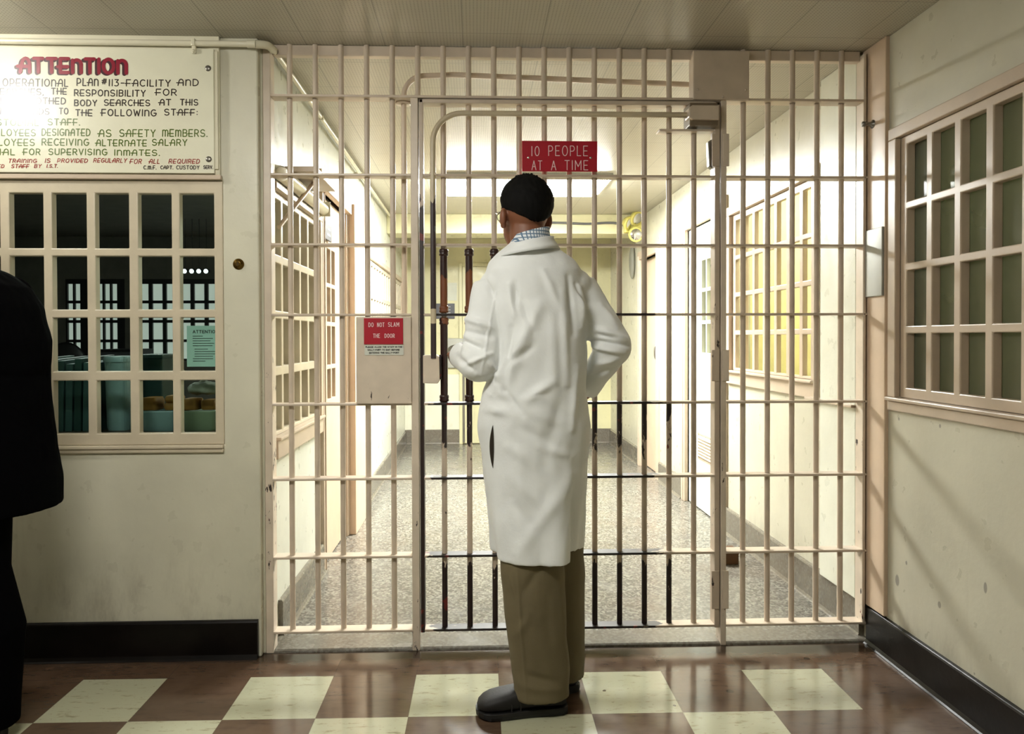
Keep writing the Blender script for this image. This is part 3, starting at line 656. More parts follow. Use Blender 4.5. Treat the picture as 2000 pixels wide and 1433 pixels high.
m = MB(); m.box(-.256, -.248, -.004, .045, 1.086, 1.184); m.build('strike', MT['stile'], gate, bevel=.001)
m = MB(); m.prism([(.735, -.05, 2.123), (.735, -.05, 2.160), (.750, -.05, 2.170), (.856, -.05, 2.170), (.856, -.05, 2.113), (.750, -.05, 2.113)], (0, 0, 0), (0, .06, 0)); op = m.build('operator_box', MT['bar'], gate, bevel=.004)
m = MB(); m.box(.742, .856, -.035, .052, 2.094, 2.184); m.build('box_shell', plain('shaded_box_steel', (120, 104, 84), .4, var=.1), op, bevel=.003)
m = MB(); m.box(.628, .850, -.008, .05, 2.078, 2.087); m.build('bracket_plate', MT['bar'], gate, bevel=.002)
m = MB(); m.prism([(.838, .02, 1.945), (.852, .02, 1.935), (.852, .02, 2.055), (.833, .02, 2.045)], (0, 0, 0), (0, .03, 0)); m.build('contact_bracket', MT['galv'], gate, bevel=.003)
for a, b in ((1.940, 2.070), (1.074, 1.200), (.150, .305)):
    m = MB(); m.box(.842, GR - .003, -.0055, 0, a, b); h = m.build('hinge', MT['stile'], gate, bevel=.002)
    m = MB(); m.box(.886, .912, -.0055, .002, a, b); m.build('hinge_leaf', MT['post'], part, bevel=.002)

# ------------------------------------------------------------------ signs on the bars
def engraved(name, x0, x1, z0, z1, y, words, w, label, screws=()):
    r = empty(name, ((x0 + x1) / 2, y, z0), label, 'sign')
    q = MB(); q.box(x0, x1, y - .003, y, z0, z1); q.build('plate', MT['red'], r, bevel=.0006)
    for line in sorted({round(v[3], 2) for v in words}, reverse=True):
        for t, a, b, c, d in words:
            if round(c, 2) == line:
                q = MB(); lettering(q, t, a, b, c, d, w, lambda x, z: (x, y - .0034, z), GLY, gap=.36); q.build('lettering', MT['letter'], r)
    for x, z in screws:
        q = MB(); q.lathe((x, y - .003, z), (0, -1, 0), [(0, .0048), (.001, .0046), (.002, .003), (.0023, .0005)], 12); q.build('screw', MT['chrome'], r)
    return r
engraved('warning_sign', .076, .378, 1.9145, 2.036, -.0005, [('10', .113, .146, 1.975, 2.015), ('PEOPLE', .181, .340, 1.976, 2.018), ('AT', .114, .157, 1.919, 1.958), ('A', .192, .213, 1.919, 1.958), ('TIME', .246, .341, 1.920, 1.960)], .0030, 'red plate hung high on the gate reading 10 PEOPLE AT A TIME', [(.101, 1.969), (.351, 1.970)])
engraved('warning_sign', -.552, -.398, 1.227, 1.330, -.0105, [('DO', -.534, -.514, 1.295, 1.313), ('NOT', -.500, -.471, 1.295, 1.313), ('SLAM', -.457, -.413, 1.296, 1.314), ('THE', -.516, -.489, 1.252, 1.269), ('DOOR', -.471, -.431, 1.252, 1.269)], .0021, 'red plate on the lock housing reading DO NOT SLAM THE DOOR')
r = empty('paper_notice', (-.473, -.0115, 1.183), 'narrow strip of typed paper stuck under the red plate on the lock housing', 'notice')
q = MB(); q.rings([[(x, -.0115 - .0012 * abs(math.sin(x * 90)), z) for x in [(-.550 + .154 * i / 20) for i in range(21)]] for z in (1.184, 1.223)], cap=False, closed=False); q.build('paper', MT['paper'], r)
q = MB()
for t, x0, x1, z in (('PLEASE ALLOW THE STAFF IN THE', -.546, -.402, 1.213), ('SALLY-PORT TO EXIT BEFORE', -.538, -.412, 1.2015), ('ENTERING THE SALLY-PORT', -.532, -.414, 1.190)):
    lettering(q, t, x0, x1, z, z + .0064, .0014, lambda x, z: (x, -.0132, z))
q.build('lettering', MT['ink'], r)

# ------------------------------------------------------------------ the painted notice board
YB = -.056
nb = empty('notice_board', (-1.6, YB, 1.886), 'white painted board headed ATTENTION, screwed above the office window', 'notice board')
m = MB(); m.box(-2.20, -1.116, YB, -.0432, 1.888, 2.366); m.build('board', MT['board'], nb, bevel=.002)
TXT = [('black','OPERATIONAL',-1.911,-1.664,2.214,2.245),('black','PLAN',-1.634,-1.551,2.218,2.249),('black','#113-FACILITY',-1.540,-1.279,2.218,2.246),('black','AND',-1.254,-1.173,2.222,2.250),('black','SEARCHES,',-1.945,-1.756,2.181,2.208),('black','THE',-1.730,-1.670,2.184,2.211),('black','RESPONSIBILITY',-1.644,-1.374,2.179,2.206),('black','FOR',-1.336,-1.256,2.184,2.211),('black','CTING',-1.978,-1.858,2.146,2.173),('black','CLOTHED',-1.831,-1.674,2.147,2.174),('black','BODY',-1.644,-1.557,2.141,2.167),('black','SEARCHES',-1.532,-1.357,2.143,2.169),('black','AT',-1.324,-1.278,2.146,2.172),('black','THIS',-1.245,-1.175,2.147,2.173),('black','RT',-1.960,-1.907,2.106,2.132),('black','EXTENDS',-1.881,-1.736,2.107,2.133),('black','TO',-1.701,-1.665,2.109,2.135),('black','THE',-1.640,-1.575,2.103,2.130),('black','FOLLOWING',-1.542,-1.334,2.104,2.132),('black','STAFF:',-1.305,-1.177,2.108,2.135),
('green','STODIAL',-1.935,-1.776,2.064,2.091),('green','STAFF.',-1.744,-1.621,2.067,2.094),('green','PLOYEES',-1.940,-1.788,2.025,2.053),('green','DESIGNATED',-1.767,-1.583,2.027,2.056),('green','AS',-1.554,-1.504,2.024,2.054),('green','SAFETY',-1.475,-1.338,2.025,2.055),('green','MEMBERS.',-1.313,-1.140,2.027,2.057),('green','LOYEES',-1.928,-1.792,1.988,2.016),('green','RECEIVING',-1.767,-1.589,1.990,2.018),('green','ALTERNATE',-1.564,-1.371,1.989,2.016),('green','SALARY',-1.352,-1.218,1.992,2.019),('green','IAL',-1.924,-1.866,1.952,1.978),('green','FOR',-1.836,-1.771,1.953,1.979),('green','SUPERVISING',-1.742,-1.521,1.954,1.980),('green','INMATES.',-1.495,-1.321,1.953,1.978),
('dred','TRAINING',-1.893,-1.786,1.923,1.940),('dred','IS',-1.756,-1.735,1.924,1.942),('dred','PROVIDED',-1.710,-1.595,1.925,1.942),('dred','REGULARLY',-1.574,-1.448,1.926,1.944),('dred','FOR',-1.437,-1.392,1.922,1.942),('dred','ALL',-1.365,-1.323,1.923,1.942),('dred','REQUIRED',-1.290,-1.172,1.924,1.943),('dred','ED',-1.932,-1.907,1.903,1.918),('dred','STAFF',-1.882,-1.815,1.903,1.919),('dred','BY',-1.796,-1.769,1.904,1.920),('dred','I.S.T.',-1.750,-1.706,1.905,1.920),
('black','C.M.F.',-1.385,-1.335,1.901,1.917),('black','CAPT.',-1.321,-1.271,1.902,1.917),('black','CUSTODY',-1.261,-1.172,1.902,1.918),('black','SERV.',-1.158,-1.120,1.904,1.919)]
for key, mat, w in (('black', 'ink_black', .0041), ('green', 'ink_green', .0039), ('dred', 'ink_dred', .0030)):
    q = MB()
    for c, t, a, b, z0, z1 in TXT:
        if c == key:
            ww = w if z1 - z0 > .022 else .0029
            lettering(q, t, a, b, z0, z1, ww, lambda x, z: (x, YB - .0004, z), DECO, slant=.22 if key == 'dred' else .03, gap=.3)
    q.build('lettering', MT[mat], nb, label={'black': 'black hand lettering', 'green': 'green hand lettering', 'dred': 'small dark red lettering'}[key])
q = MB(); lettering(q, 'ATTENTION', -1.858, -1.446, 2.258, 2.324, .016, lambda x, z: (x, YB - .0004, z), DECO, gap=.26); hs = q.build('heading_shadow', MT['ink_shadow'], nb)
q = MB(); lettering(q, 'ATTENTION', -1.851, -1.439, 2.262, 2.328, .0135, lambda x, z: (x, YB - .0012, z), DECO, gap=.26); q.build('heading', MT['ink_red'], nb, label='big maroon heading')
for z in (2.291, 1.942):
    q = MB(); q.lathe((-1.137, YB, z), (0, -1, 0), [(0, .0115), (.0015, .0115), (.004, .009), (.005, .004), (.0052, .001)], 18); q.build('bolt', MT['galv'], nb)

# ------------------------------------------------------------------ small fittings on the walls
pipe = empty('conduit_pipe', (-1.2, -.062, 2.386), 'cream pipe running over the notice board and on along the corridor ceiling', 'pipe')
m = MB(); m.tube(fillet([(-4.2, -.060, 2.386), (-.955, -.060, 2.384), (-.905, -.02, 2.390), (-.905, 3.99, 2.392)], .05), .0115, 14); m.build('pipe_run', MT['cream'], pipe)
m = MB(); m.tube([(-.985, -.060, 2.384), (-.953, -.060, 2.384)], .015, 14); m.tube(fillet([(-.955, -.060, 2.384), (-.915, -.045, 2.388), (-.905, .01, 2.390)], .03), .0155, 14); m.build('elbow', MT['cream'], pipe)
for x in (-1.188,):
    m = MB(); m.box(x - .007, x + .007, -.074, -.043, 2.372, 2.4); m.box(x - .008, x + .008, -.066, -.0575, 2.345, 2.38); c = m.build('clamp', MT['cream'], pipe, bevel=.003)
    m = MB(); m.lathe((x, -.066, 2.353), (0, -1, 0), [(0, .006), (.004, .006), (.006, .003)], 10); m.build('screw', MT['cream'], c)
for y in (.9, 2.2):
    m = MB(); m.box(-.94, -.89, y - .008, y + .008, 2.376, 2.40); m.build('clamp', MT['cream'], pipe, bevel=.003)
lk = empty('lock_cylinder', (-1.034, -.03, 1.541), 'round tarnished brass lock set in the cream wall beside the office window', 'lock')
m = MB(); m.lathe((-1.034, -.03, 1.541), (0, -1, 0), [(0, .0215), (.003, .0215), (.006, .019), (.007, .0125), (.010, .0120), (.0105, .0095)], 28); m.build('rose', MT['brass'], lk)
m = MB(); m.lathe((-1.034, -.0405, 1.541), (0, -1, 0), [(0, .0095), (.002, .009)], 20); c = m.build('core', plain('dark_brass', (84, 64, 30), .35, 1), lk)
m = MB(); m.box(-1.0352, -1.0328, -.0429, -.0424, 1.536, 1.546); m.build('keyway', MT['dark'], c)
sw = empty('steel_box', (1.478, -.065, 1.41), 'flat grey metal box on the pinkish jamb beside the dusky window', 'wall box')
m = MB(); m.box(1.474, 1.4845, -.122, .004, 1.412, 1.682); m.build('body', MT['steel'], sw, bevel=.003)
hk = empty('wall_hook', (1.48, -.03, 2.104), 'small chrome hook high on the jamb beside the bars', 'hook')
m = MB(); m.lathe((1.486, -.035, 2.104), (-1, 0, 0), [(0, .017), (.004, .017), (.006, .008), (.03, .007), (.034, .011), (.044, .011), (.046, .004)], 16); m.build('stem', MT['galv'], hk)

# ------------------------------------------------------------------ behind the office window
cn = empty('counter', (-2.0, .28, 0), 'dark counter under the office window, carrying folders and tubs', 'counter')
m = MB(); m.box(-3.2, -1.07, .105, .62, .833, .868); m.build('worktop', MT['wood'], cn, bevel=.004)
m = MB(); m.box(-3.1, -1.15, .14, .58, 0, .833); m.build('cabinet', MT['wood'], cn)
for k in range(9):
    x = -1.985 + .0355 * k; h = .300 + .012 * math.sin(k * 2.3)
    fo = empty('folder', (x, .30, .868), 'dark teal folder in the upright row on the counter behind the office window', 'folder', 'teal folders on the office counter')
    m = MB(); m.prism([(x, .16, .868), (x, .44, .868), (x + .006, .44, .868 + h), (x + .006, .16, .868 + h - .01)], (0, 0, 0), (.028, 0, 0)); m.build('cover', MT['teal'] if k % 3 else MT['teal_d'], fo, bevel=.002)
    m = MB(); m.box(x + .006, x + .024, .17, .43, .871, .868 + h - .022); m.build('papers', MT['paper'] if k % 4 == 0 else MT['teal_d'], fo)
bn = empty('storage_tub', (-1.61, .25, .868), 'tall pale blue ribbed tub on the counter, between folders and dark teal crate', 'tub')
m = MB(); ring = lambda z, k: [(-1.606 + k * (.052 + .0018 * math.cos(30 * a)) * math.copysign(abs(math.cos(a)) ** .5, math.cos(a)), .24 + k * .085 * math.copysign(abs(math.sin(a)) ** .5, math.sin(a)), z) for a in [2 * PI * i / 96 for i in range(96)]]
m.rings([ring(.869, .84), ring(.88, .88), ring(1.10, .96), ring(1.155, 1.0)]); m.build('body', MT['paleblue'], bn)
m = MB(); m.rings([ring(1.155, 1.06), ring(1.170, 1.06), ring(1.178, 1.0)]); m.build('lid', MT['paleblue'], bn)
cr = empty('crate', (-1.55, .42, .868), 'dark teal plastic crate behind the paper parcels', 'crate')
m = MB(); m.box(-1.608, -1.494, .36, .52, .869, 1.172); m.build('body', MT['teal_d'], cr, bevel=.008)
m = MB(); m.box(-1.612, -1.490, .356, .524, 1.162, 1.182); m.build('rim', MT['teal_d'], cr, bevel=.004)
for nm, x0, x1, mat, lab in (('tray', -1.500, -1.345, 'paleblue', 'pale blue tray of parcels beside the ribbed tub'), ('tray', -1.330, -1.185, 'palegreen', 'pale green tray of parcels at the end of the counter')):
    tr = empty(nm, ((x0 + x1) / 2, .2, .868), lab, 'tray')
    q = MB(); cx = (x0 + x1) / 2; hw = (x1 - x0) / 2
    rr = lambda z, k: [(cx + k * hw * math.copysign(abs(math.cos(a)) ** .35, math.cos(a)), .215 + k * .09 * math.copysign(abs(math.sin(a)) ** .35, math.sin(a)), z) for a in [2 * PI * i / 48 for i in range(48)]]
    q.rings([rr(.869, .84), rr(.879, .9), rr(.940, .98), rr(.948, 1.0), rr(.954, 1.0), rr(.954, .94), rr(.946, .92)], cap=True); q.build('body', MT[mat], tr)
PAR = [(-1.462, .19, .955, .068, .052, 'ochre paper parcel on the pale blue tray, nearest the ribbed tub'), (-1.376, .20, .955, .058, .030, 'ochre paper parcel on the pale blue tray, lower of two'), (-1.374, .20, .9855, .054, .028, 'ochre paper parcel on the pale blue tray, upper of two'), (-1.297, .19, .955, .066, .046, 'ochre paper parcel on the pale green tray, under the crumpled paper'), (-1.223, .20, .955, .062, .040, 'ochre paper parcel on the pale green tray, nearest the wall')]
for x, y, z, w, h, lab in PAR:
    pc = empty('paper_parcel', (x, y, z), lab, 'parcel')
    q = MB(); q.rings([[(x + w / 2 * s * math.copysign(abs(math.cos(a)) ** .4, math.cos(a)), y + .05 * s * math.copysign(abs(math.sin(a)) ** .4, math.sin(a)), z + dz) for a in [2 * PI * i / 32 for i in range(32)]] for dz, s in ((0, .9), (.006, 1), (h * .7, 1.02), (h, .86))]); q.build('wrapper', MT['kraft'], pc)
cp_ = empty('crumpled_paper', (-1.25, .22, 1.0), 'crumpled pale paper on top of the parcels at the end of the counter', 'paper')
q = MB(); q.ball((-1.255, .215, 1.042), (.075, .055, .028), 26, 16)
q.v = [tuple(Vector(p) + (Vector(p) - Vector((-1.255, .215, 1.042))).normalized() * .016 * noise.noise(Vector(p) * 45)) for p in q.v]
q.build('sheet', plain('grey_tissue_paper', (140, 142, 128), .7), cp_)
nt = empty('paper_notice', (-1.16, .012, 1.14), 'pale printed notice headed ATTENTION taped behind an office pane', 'notice')
m = MB(); m.box(-1.252, -1.122, .013, .0145, 1.140, 1.302); m.build('paper', plain('pale_teal_notice_paper', (176, 204, 196), .7, var=.02), nt)
q = MB(); lettering(q, 'ATTENTION', -1.229, -1.129, 1.272, 1.285, .0024, lambda x, z: (x, .0126, z))
for k, (a, b) in enumerate(((-1.229, -1.19), (-1.229, -1.15), (-1.229, -1.16), (-1.229, -1.145), (-1.229, -1.152), (-1.222, -1.17), (-1.222, -1.14), (-1.222, -1.142), (-1.222, -1.15), (-1.229, -1.15), (-1.229, -1.18))):
    z = 1.260 - .0095 * k - (.004 if k > 4 else 0); q.box(a, b, .0124, .0130, z, z + .0022)
q.build('print', MT['ink'], nt)
oc = empty('office_chair', (-4.12, 4.2, 0), 'dark office chair standing far inside the office', 'chair')
m = MB(); m.ball((-4.12, 4.2, .5), (.24, .24, .05)); m.build('seat', MT['blackiron'], oc)
m = MB(); m.ball((-4.12, 4.42, .92), (.23, .05, .30)); m.build('backrest', MT['blackiron'], oc)
m = MB(); m.tube([(-4.12, 4.2, .06), (-4.12, 4.2, .46)], .03); m.tube([(-4.12, 4.36, .5), (-4.12, 4.44, .75)], .02); m.build('column', MT['blackiron'], oc)
for k in range(5):
    a = 2 * PI * k / 5 + .3; m = MB(); m.tube([(-4.12, 4.2, .09), (-4.12 + .3 * math.cos(a), 4.2 + .3 * math.sin(a), .05)], [.025, .018]); l = m.build('leg', MT['blackiron'], oc)
    m = MB(); m.ball((-4.12 + .3 * math.cos(a), 4.2 + .3 * math.sin(a), .028), .027, 12, 8); m.build('caster', MT['blackiron'], l)
cb = empty('filing_cabinet', (-3.92, 5.2, 0), 'dark filing cabinet against the far office windows', 'cabinet')
m = MB(); m.box(-4.12, -3.74, 5.0, 5.5, 0, 1.14); b = m.build('body', MT['blackiron'], cb, bevel=.006)
for k in range(4):
    m = MB(); m.box(-4.10, -3.76, 4.98, 5.0, .05 + .27 * k, .30 + .27 * k); d = m.build('drawer', plain('grey_drawer', (62, 64, 66), .45), cb, bevel=.004)
    m = MB(); m.box(-3.97, -3.89, 4.965, 4.98, .22 + .27 * k, .235 + .27 * k); m.build('handle', MT['galv'], d)
for k in range(4):
    x = -2.915 + .068 * k
    sp = empty('track_spotlight', (x, 4.3, 1.9), 'small round bright spotlight in the short row under the office ceiling', 'spotlight', 'spotlights under the office ceiling')
    m = MB(); m.tube([(x, 4.3, 2.41), (x, 4.3, 1.93)], .0025); m.build('stem', MT['blackiron'], sp)
    m = MB(); m.lathe((x, 4.34, 1.91), (0, -1, -.15), [(0, .012), (.02, .024), (.06, .027)], 16); h = m.build('shell', MT['blackiron'], sp)
    m = MB(); m.lathe((x, 4.279, 1.901), (0, -1, -.15), [(0, .022), (.004, .019)], 16); m.build('bulb', emit('spot_bulb', (.95, 1, 1), 2.2) if k == 0 else bpy.data.materials['spot_bulb'], sp)

# ------------------------------------------------------------------ corridor things
sh = empty('wall_shelf', (-.86, .55, 1.97), 'braced shelf over the corridor window of the office', 'shelf')
m = MB(); m.box(-.94, -.80, .30, .735, 1.975, 2.0); m.build('board', MT['trim'], sh, bevel=.003)
m = MB(); m.tube([(-.938, .20, 1.72), (-.86, .52, 1.975)], .010, 10); m.build('brace', MT['trim'], sh)
rb = empty('roller_blind', (-.90, .5, 1.90), 'rolled cream blind above the corridor window of the office', 'blind')
m = MB(); m.tube([(-.905, .12, 1.925), (-.905, .955, 1.925)], .030, 20); m.build('roll', MT['cream'], rb)
m = MB(); m.box(-.94, -.870, .956, .962, 1.89, 1.965); m.build('bracket', MT['cream'], rb)
ds = empty('door_plate', (-.93, 1.2, 1.80), 'dark grey plate above the grid pane of the peach door', 'sign')
m = MB(); m.box(-.936, -.926, 1.115, 1.285, 1.795, 1.945); m.build('plate', MT['darkplate'], ds, bevel=.002)
q = MB()
for z, a, b in ((1.91, 1.15, 1.25), (1.88, 1.14, 1.26), (1.85, 1.16, 1.24), (1.82, 1.15, 1.25)): q.box(-.9262, -.9252, a, b, z, z + .012)
q.build('markings', plain('pale_markings', (150, 150, 150), .5, var=0), ds)
pl = empty('door_plate', (-.46, YE, 1.47), 'charcoal plate on the far wall beside the end door', 'sign')
m = MB(); m.box(-.572, -.352, YE - .012, YE, 1.475, 1.655); m.build('plate', MT['darkplate'], pl, bevel=.003)
q = MB()
for z in (1.61, 1.575, 1.54, 1.51): q.box(-.53, -.40, YE - .0128, YE - .0118, z, z + .012)
q.build('markings', bpy.data.materials['pale_markings'], pl)
pn = empty('wall_notice', (-.43, YE, 1.72), 'white sheet pinned over the charcoal plate on the far wall', 'notice')
m = MB(); m.box(-.475, -.325, YE - .003, YE, 1.69, 1.90); m.build('paper', MT['paper'], pn)
df = empty('wall_dispenser', (-.36, YE, .9), 'square grey steel panel with a round boss on the far wall', 'dispenser')
m = MB(); m.box(-.465, -.24, YE - .04, YE - .0, .895, 1.245); m.build('body', MT['steel'], df, bevel=.01)
m = MB(); m.lathe((-.35, YE - .04, 1.07), (0, -1, 0), [(0, .1), (.01, .098), (.03, .08), (.04, .05), (.042, .01)], 28); m.build('boss', MT['galv'], df)
em = empty('emergency_light', (1.38, 4.0, 2.25), 'yellow-rimmed emergency lamps on the beam at the corridor end', 'emergency light')
m = MB(); m.box(1.30, 1.46, 3.955, 4.02, 2.24, 2.36); m.build('battery_box', MT['lamp_y'], em, bevel=.008)
for c, d in (((1.395, 3.93, 2.215), (.05, -1, -.05)), ((1.33, 3.93, 2.325), (.75, -.8, -.45)), ((1.40, 3.92, 2.37), (.55, -.8, -.5))):
    m = MB(); m.lathe(c, d, [(-.05, .02), (-.04, .045), (0, .068), (.018, .072), (.024, .068)], 24); hd = m.build('lamp_head', MT['lamp_y'], em)
    m = MB(); m.lathe(Vector(c) + Vector(d).normalized() * .0245, d, [(-.004, .058), (.002, .05), (.006, .02), (.007, .004)], 24); m.build('reflector', MT['chrome'], hd)
    m = MB(); m.tube([Vector(c) - Vector(d).normalized() * .04, (c[0], 3.97, 2.30)], .012, 8); m.build('arm', MT['galv'], hd)
cd = empty('cable', (1.0, 4.01, 2.33), 'slack grey cable along the beam to the emergency lamps', 'cable')
m = MB(); m.tube(curve_pts([(.15, 4.012, 2.335), (.45, 4.010, 2.338), (.72, 4.008, 2.335), (.95, 4.008, 2.327), (1.12, 4.006, 2.336), (1.22, 4.0, 2.333), (1.31, 3.99, 2.31)], 8), .011, 10); m.build('sheath', plain('grey_cable', (92, 92, 92), .5), cd)
ph = empty('lamp_shadow_shape', (1.475, 4.45, 1.86), 'slim grey tapered solid shaped as the shadow of the emergency lamps on the wall', 'modelled shadow')  # wall shadow of the emergency lamps, modelled as a grey solid
m = MB(); m.ball((1.475, 4.45, 2.01), (.03, .06, .17), 20, 14); m.build('body', plain('mid_grey_lamp_shadow', (128, 126, 112), .6), ph)
m = MB(); m.box(1.478, 1.50, 4.43, 4.47, 1.95, 2.07); m.build('shadow_backing', MT['galv'], ph)  # added block that joins the shadow shape to the wall
bx = empty('cardboard_box', (1.30, 1.09, 0), 'small dark brown box on the terrazzo by the corridor wall', 'box')
m = MB(); m.box(1.24, 1.335, 1.045, 1.15, 0, .07); m.build('body', MT['brownbox'], bx, bevel=.004)
m = MB(); m.box(1.236, 1.339, 1.041, 1.154, .07, .075); m.build('lid', MT['brownbox'], bx, bevel=.002)
# ------------------------------------------------------------------ people
def fused(name, mb, voxel, smooth, mat, parent, post=None):
    """one continuous skin out of overlapping closed shapes"""
    me = mb.mesh(name + '_src'); o = bpy.data.objects.new(name + '_src', me); COL.objects.link(o)
    r = o.modifiers.new('r', 'REMESH'); r.mode = 'VOXEL'; r.voxel_size = voxel; r.use_smooth_shade = True
    if smooth: q = o.modifiers.new('s', 'SMOOTH'); q.iterations = smooth; q.factor = .5
    bpy.context.view_layer.update()
    dg = bpy.context.evaluated_depsgraph_get(); out = bpy.data.meshes.new_from_object(o.evaluated_get(dg))
    bpy.data.objects.remove(o); bpy.data.meshes.remove(me)
    if post: post(out)
    off = wloc(parent)
    for v in out.vertices: v.co -= off
    for p in out.polygons: p.use_smooth = True
    out.name = name; out.materials.clear(); out.materials.append(mat); out.update()
    r = bpy.data.objects.new(name, out); COL.objects.link(r); r.parent = parent
    return r
def ell(cx, cy, z, rx, ry, n=40, p=2.0, rot=0.0):
    out = []
    for k in range(n):
        a = 2 * PI * k / n; c, s = math.cos(a), math.sin(a)
        x = rx * math.copysign(abs(c) ** (2 / p), c); y = ry * math.copysign(abs(s) ** (2 / p), s)
        out.append((cx + x * math.cos(rot) - y * math.sin(rot), cy + x * math.sin(rot) + y * math.cos(rot), z))
    return out
def seg_d(px, pz, a):
    x0, z0, x1, z1 = a[:4]; dx, dz = x1 - x0, z1 - z0; L = dx * dx + dz * dz
    t = ((px - x0) * dx + (pz - z0) * dz) / L
    tc = min(max(t, 0), 1); return math.hypot(px - x0 - tc * dx, pz - z0 - tc * dz), tc
def folds(me, back, keep=None, wob=(.004, 9, .0015, 34)):
    """press folds into cloth: (x0,z0,x1,z1,width,height) on the side that faces -Y, plus slack waviness"""
    me.update(); N = [v.normal.copy() for v in me.vertices]
    for v, n in zip(me.vertices, N):
        d = wob[0] * noise.noise(v.co * wob[1]) + wob[2] * noise.noise(Vector((v.co.x, v.co.y, v.co.z * .6)) * wob[3])
        if n.y < .25:
            for a in back:
                lo, hi = min(a[1], a[3]) - .05, max(a[1], a[3]) + .05
                if not lo < v.co.z < hi: continue
                q, t = seg_d(v.co.x, v.co.z, a)
                if q < a[4] * 3: d += a[5] * math.exp(-(q / a[4]) ** 2) * (.35 + .65 * math.sin(PI * min(max(t, .04), .96)))
        v.co += n * d

MX, MY = .10, -.44
man = empty('person', (MX, MY, 0), 'person in a long white coat and khaki trousers standing before the gate, seen from behind', 'person')
HY = math.radians(24)
Fv = Vector((-math.sin(HY), math.cos(HY), 0)); Rv = Vector((math.cos(HY), math.sin(HY), 0)); Uv = Vector((0, 0, 1))
HC = Vector((.061, -.405, 1.683))
def H(r, f, u): return HC + Rv * r + Fv * f + Uv * u
HR = Matrix((Rv, Fv, Uv)).transposed()
SHL, ELL_, WRL = (-.056, -.42, 1.415), (-.100, -.475, 1.168), (-.165, -.27, 1.19)
SHR, ELR, WRR = (.247, -.40, 1.412), (.366, -.43, 1.225), (.285, -.27, 1.05)
b = MB()
b.ball(H(0, -.004, .014), (.077, .096, .098), 32, 20, HR)              # skull
b.ball(H(0, .034, -.058), (.060, .066, .072), 24, 16, HR)             # face and jaw
b.ball(H(0, .084, -.105), (.024, .020, .020), 16, 10, HR)             # chin
b.tube([H(0, .088, .012), H(0, .108, -.022), H(0, .100, -.040)], [.009, .0145, .013], 12, dome=True)   # nose
for s in (-1, 1):
    b.ball(H(.046 * s, .066, -.022), (.020, .022, .018), 16, 10, HR)   # cheek
    b.ball(H(.086 * s, -.002, -.024), (.012, .021, .034), 18, 12, HR @ Matrix.Rotation(.35 * s, 3, 'Z'))   # ear
    b.ball(H(.084 * s, .000, -.050), (.010, .012, .012), 14, 8, HR)
    b.tube([H(.016 * s, .090, .020), H(.050 * s, .074, .022)], .0075, 10, dome=True)   # brow
b.tube([H(-.022, .090, -.069), H(0, .096, -.066), H(.022, .090, -.069)], [.006, .008, .006], 10, dome=True)
b.tube([H(-.018, .090, -.077), H(0, .094, -.079), H(.018, .090, -.077)], [.005, .007, .005], 10, dome=True)
b.tube([H(0, -.004, -.02), H(0, -.020, -.085), (.076, -.425, 1.53), (.085, -.42, 1.47)], [.060, .062, .066, .085], 24)
b.rings([ell(.09, -.415, z, rx, ry, 32, 2.3) for z, rx, ry in ((1.48, .10, .07), (1.44, .16, .09), (1.36, .165, .105), (1.22, .15, .105), (1.08, .145, .105), (.98, .16, .115), (.90, .165, .115), (.84, .14, .10))])
for A, B, Cw in ((SHL, ELL_, WRL), (SHR, ELR, WRR)):
    b.tube([A, B], [.046, .038], 18, dome=True); b.tube([B, Cw], [.038, .027], 18, dome=True)
def hand(w, d, side, n, curl):
    """palm, four unequal bent fingers and a thumb that leaves the side of the palm"""
    w, d, n = Vector(w), Vector(d).normalized(), Vector(n).normalized(); s = d.cross(n).normalized() * side
    b.tube([w, w + d * .03, w + d * .075], [.024, .036, .038], 18, flat=.45, dome=True)
    for k, L in enumerate((.072, .080, .074, .058)):
        p = w + d * .075 + s * (.027 - .018 * k); a1, a2 = curl, curl * 1.9
        q = p + (d * math.cos(a1) + n * math.sin(a1)) * L * .45; e = q + (d * math.cos(a2) + n * math.sin(a2)) * L * .32; g = e + (d * math.cos(a2 * 1.3) + n * math.sin(a2 * 1.3)) * L * .26
        b.tube([p - d * .02, p, q, e, g], [.0092, .0092, .0086, .008, .007], 10, dome=True)
    t0 = w + d * .022 + s * .026; t1 = t0 + (d * .6 + s * .7 + n * .25).normalized() * .034; t2 = t1 + (d * .85 + s * .25 + n * .35).normalized() * .028
    b.tube([t0 - s * .008, t0, t1, t2], [.012, .0115, .0100, .0085], 10, dome=True)
hand(WRL, (-.22, .96, .0), -1, (.5, .1, -.6), .35)
hand(WRR, (-.75, .62, -.2), 1, (-.3, .6, -.5), .45)
for hip, knee, ank in (((.045, -.43, .90), (.080, -.475, .50), (.125, -.485, .09)), ((.165, -.39, .90), (.19, -.375, .49), (.215, -.345, .09))):
    b.tube([hip, knee, ank], [.078, .054, .036], 18, dome=True)
b.tube([(.125, -.485, .09), (.07, -.488, .050), (-.03, -.495, .040)], [.034, .026, .020], 14, dome=True)
b.tube([(.215, -.345, .09), (.19, -.29, .050), (.14, -.20, .040)], [.034, .026, .020], 14, dome=True)
fused('body', b, .0042, 3, MT['skin'], man)
for s in (-1, 1):
    q = MB(); q.ball(H(.032 * s, .074, .002), .0125, 16, 10); e = q.build('eye', plain('eye_white', (210, 205, 196), .2, var=0) if s < 0 else bpy.data.materials['eye_white'], man)
    q = MB(); q.ball(H(.032 * s, .0835, .002), (.0058, .0058, .0058), 12, 8); q.build('iris', MT['dark'], e)
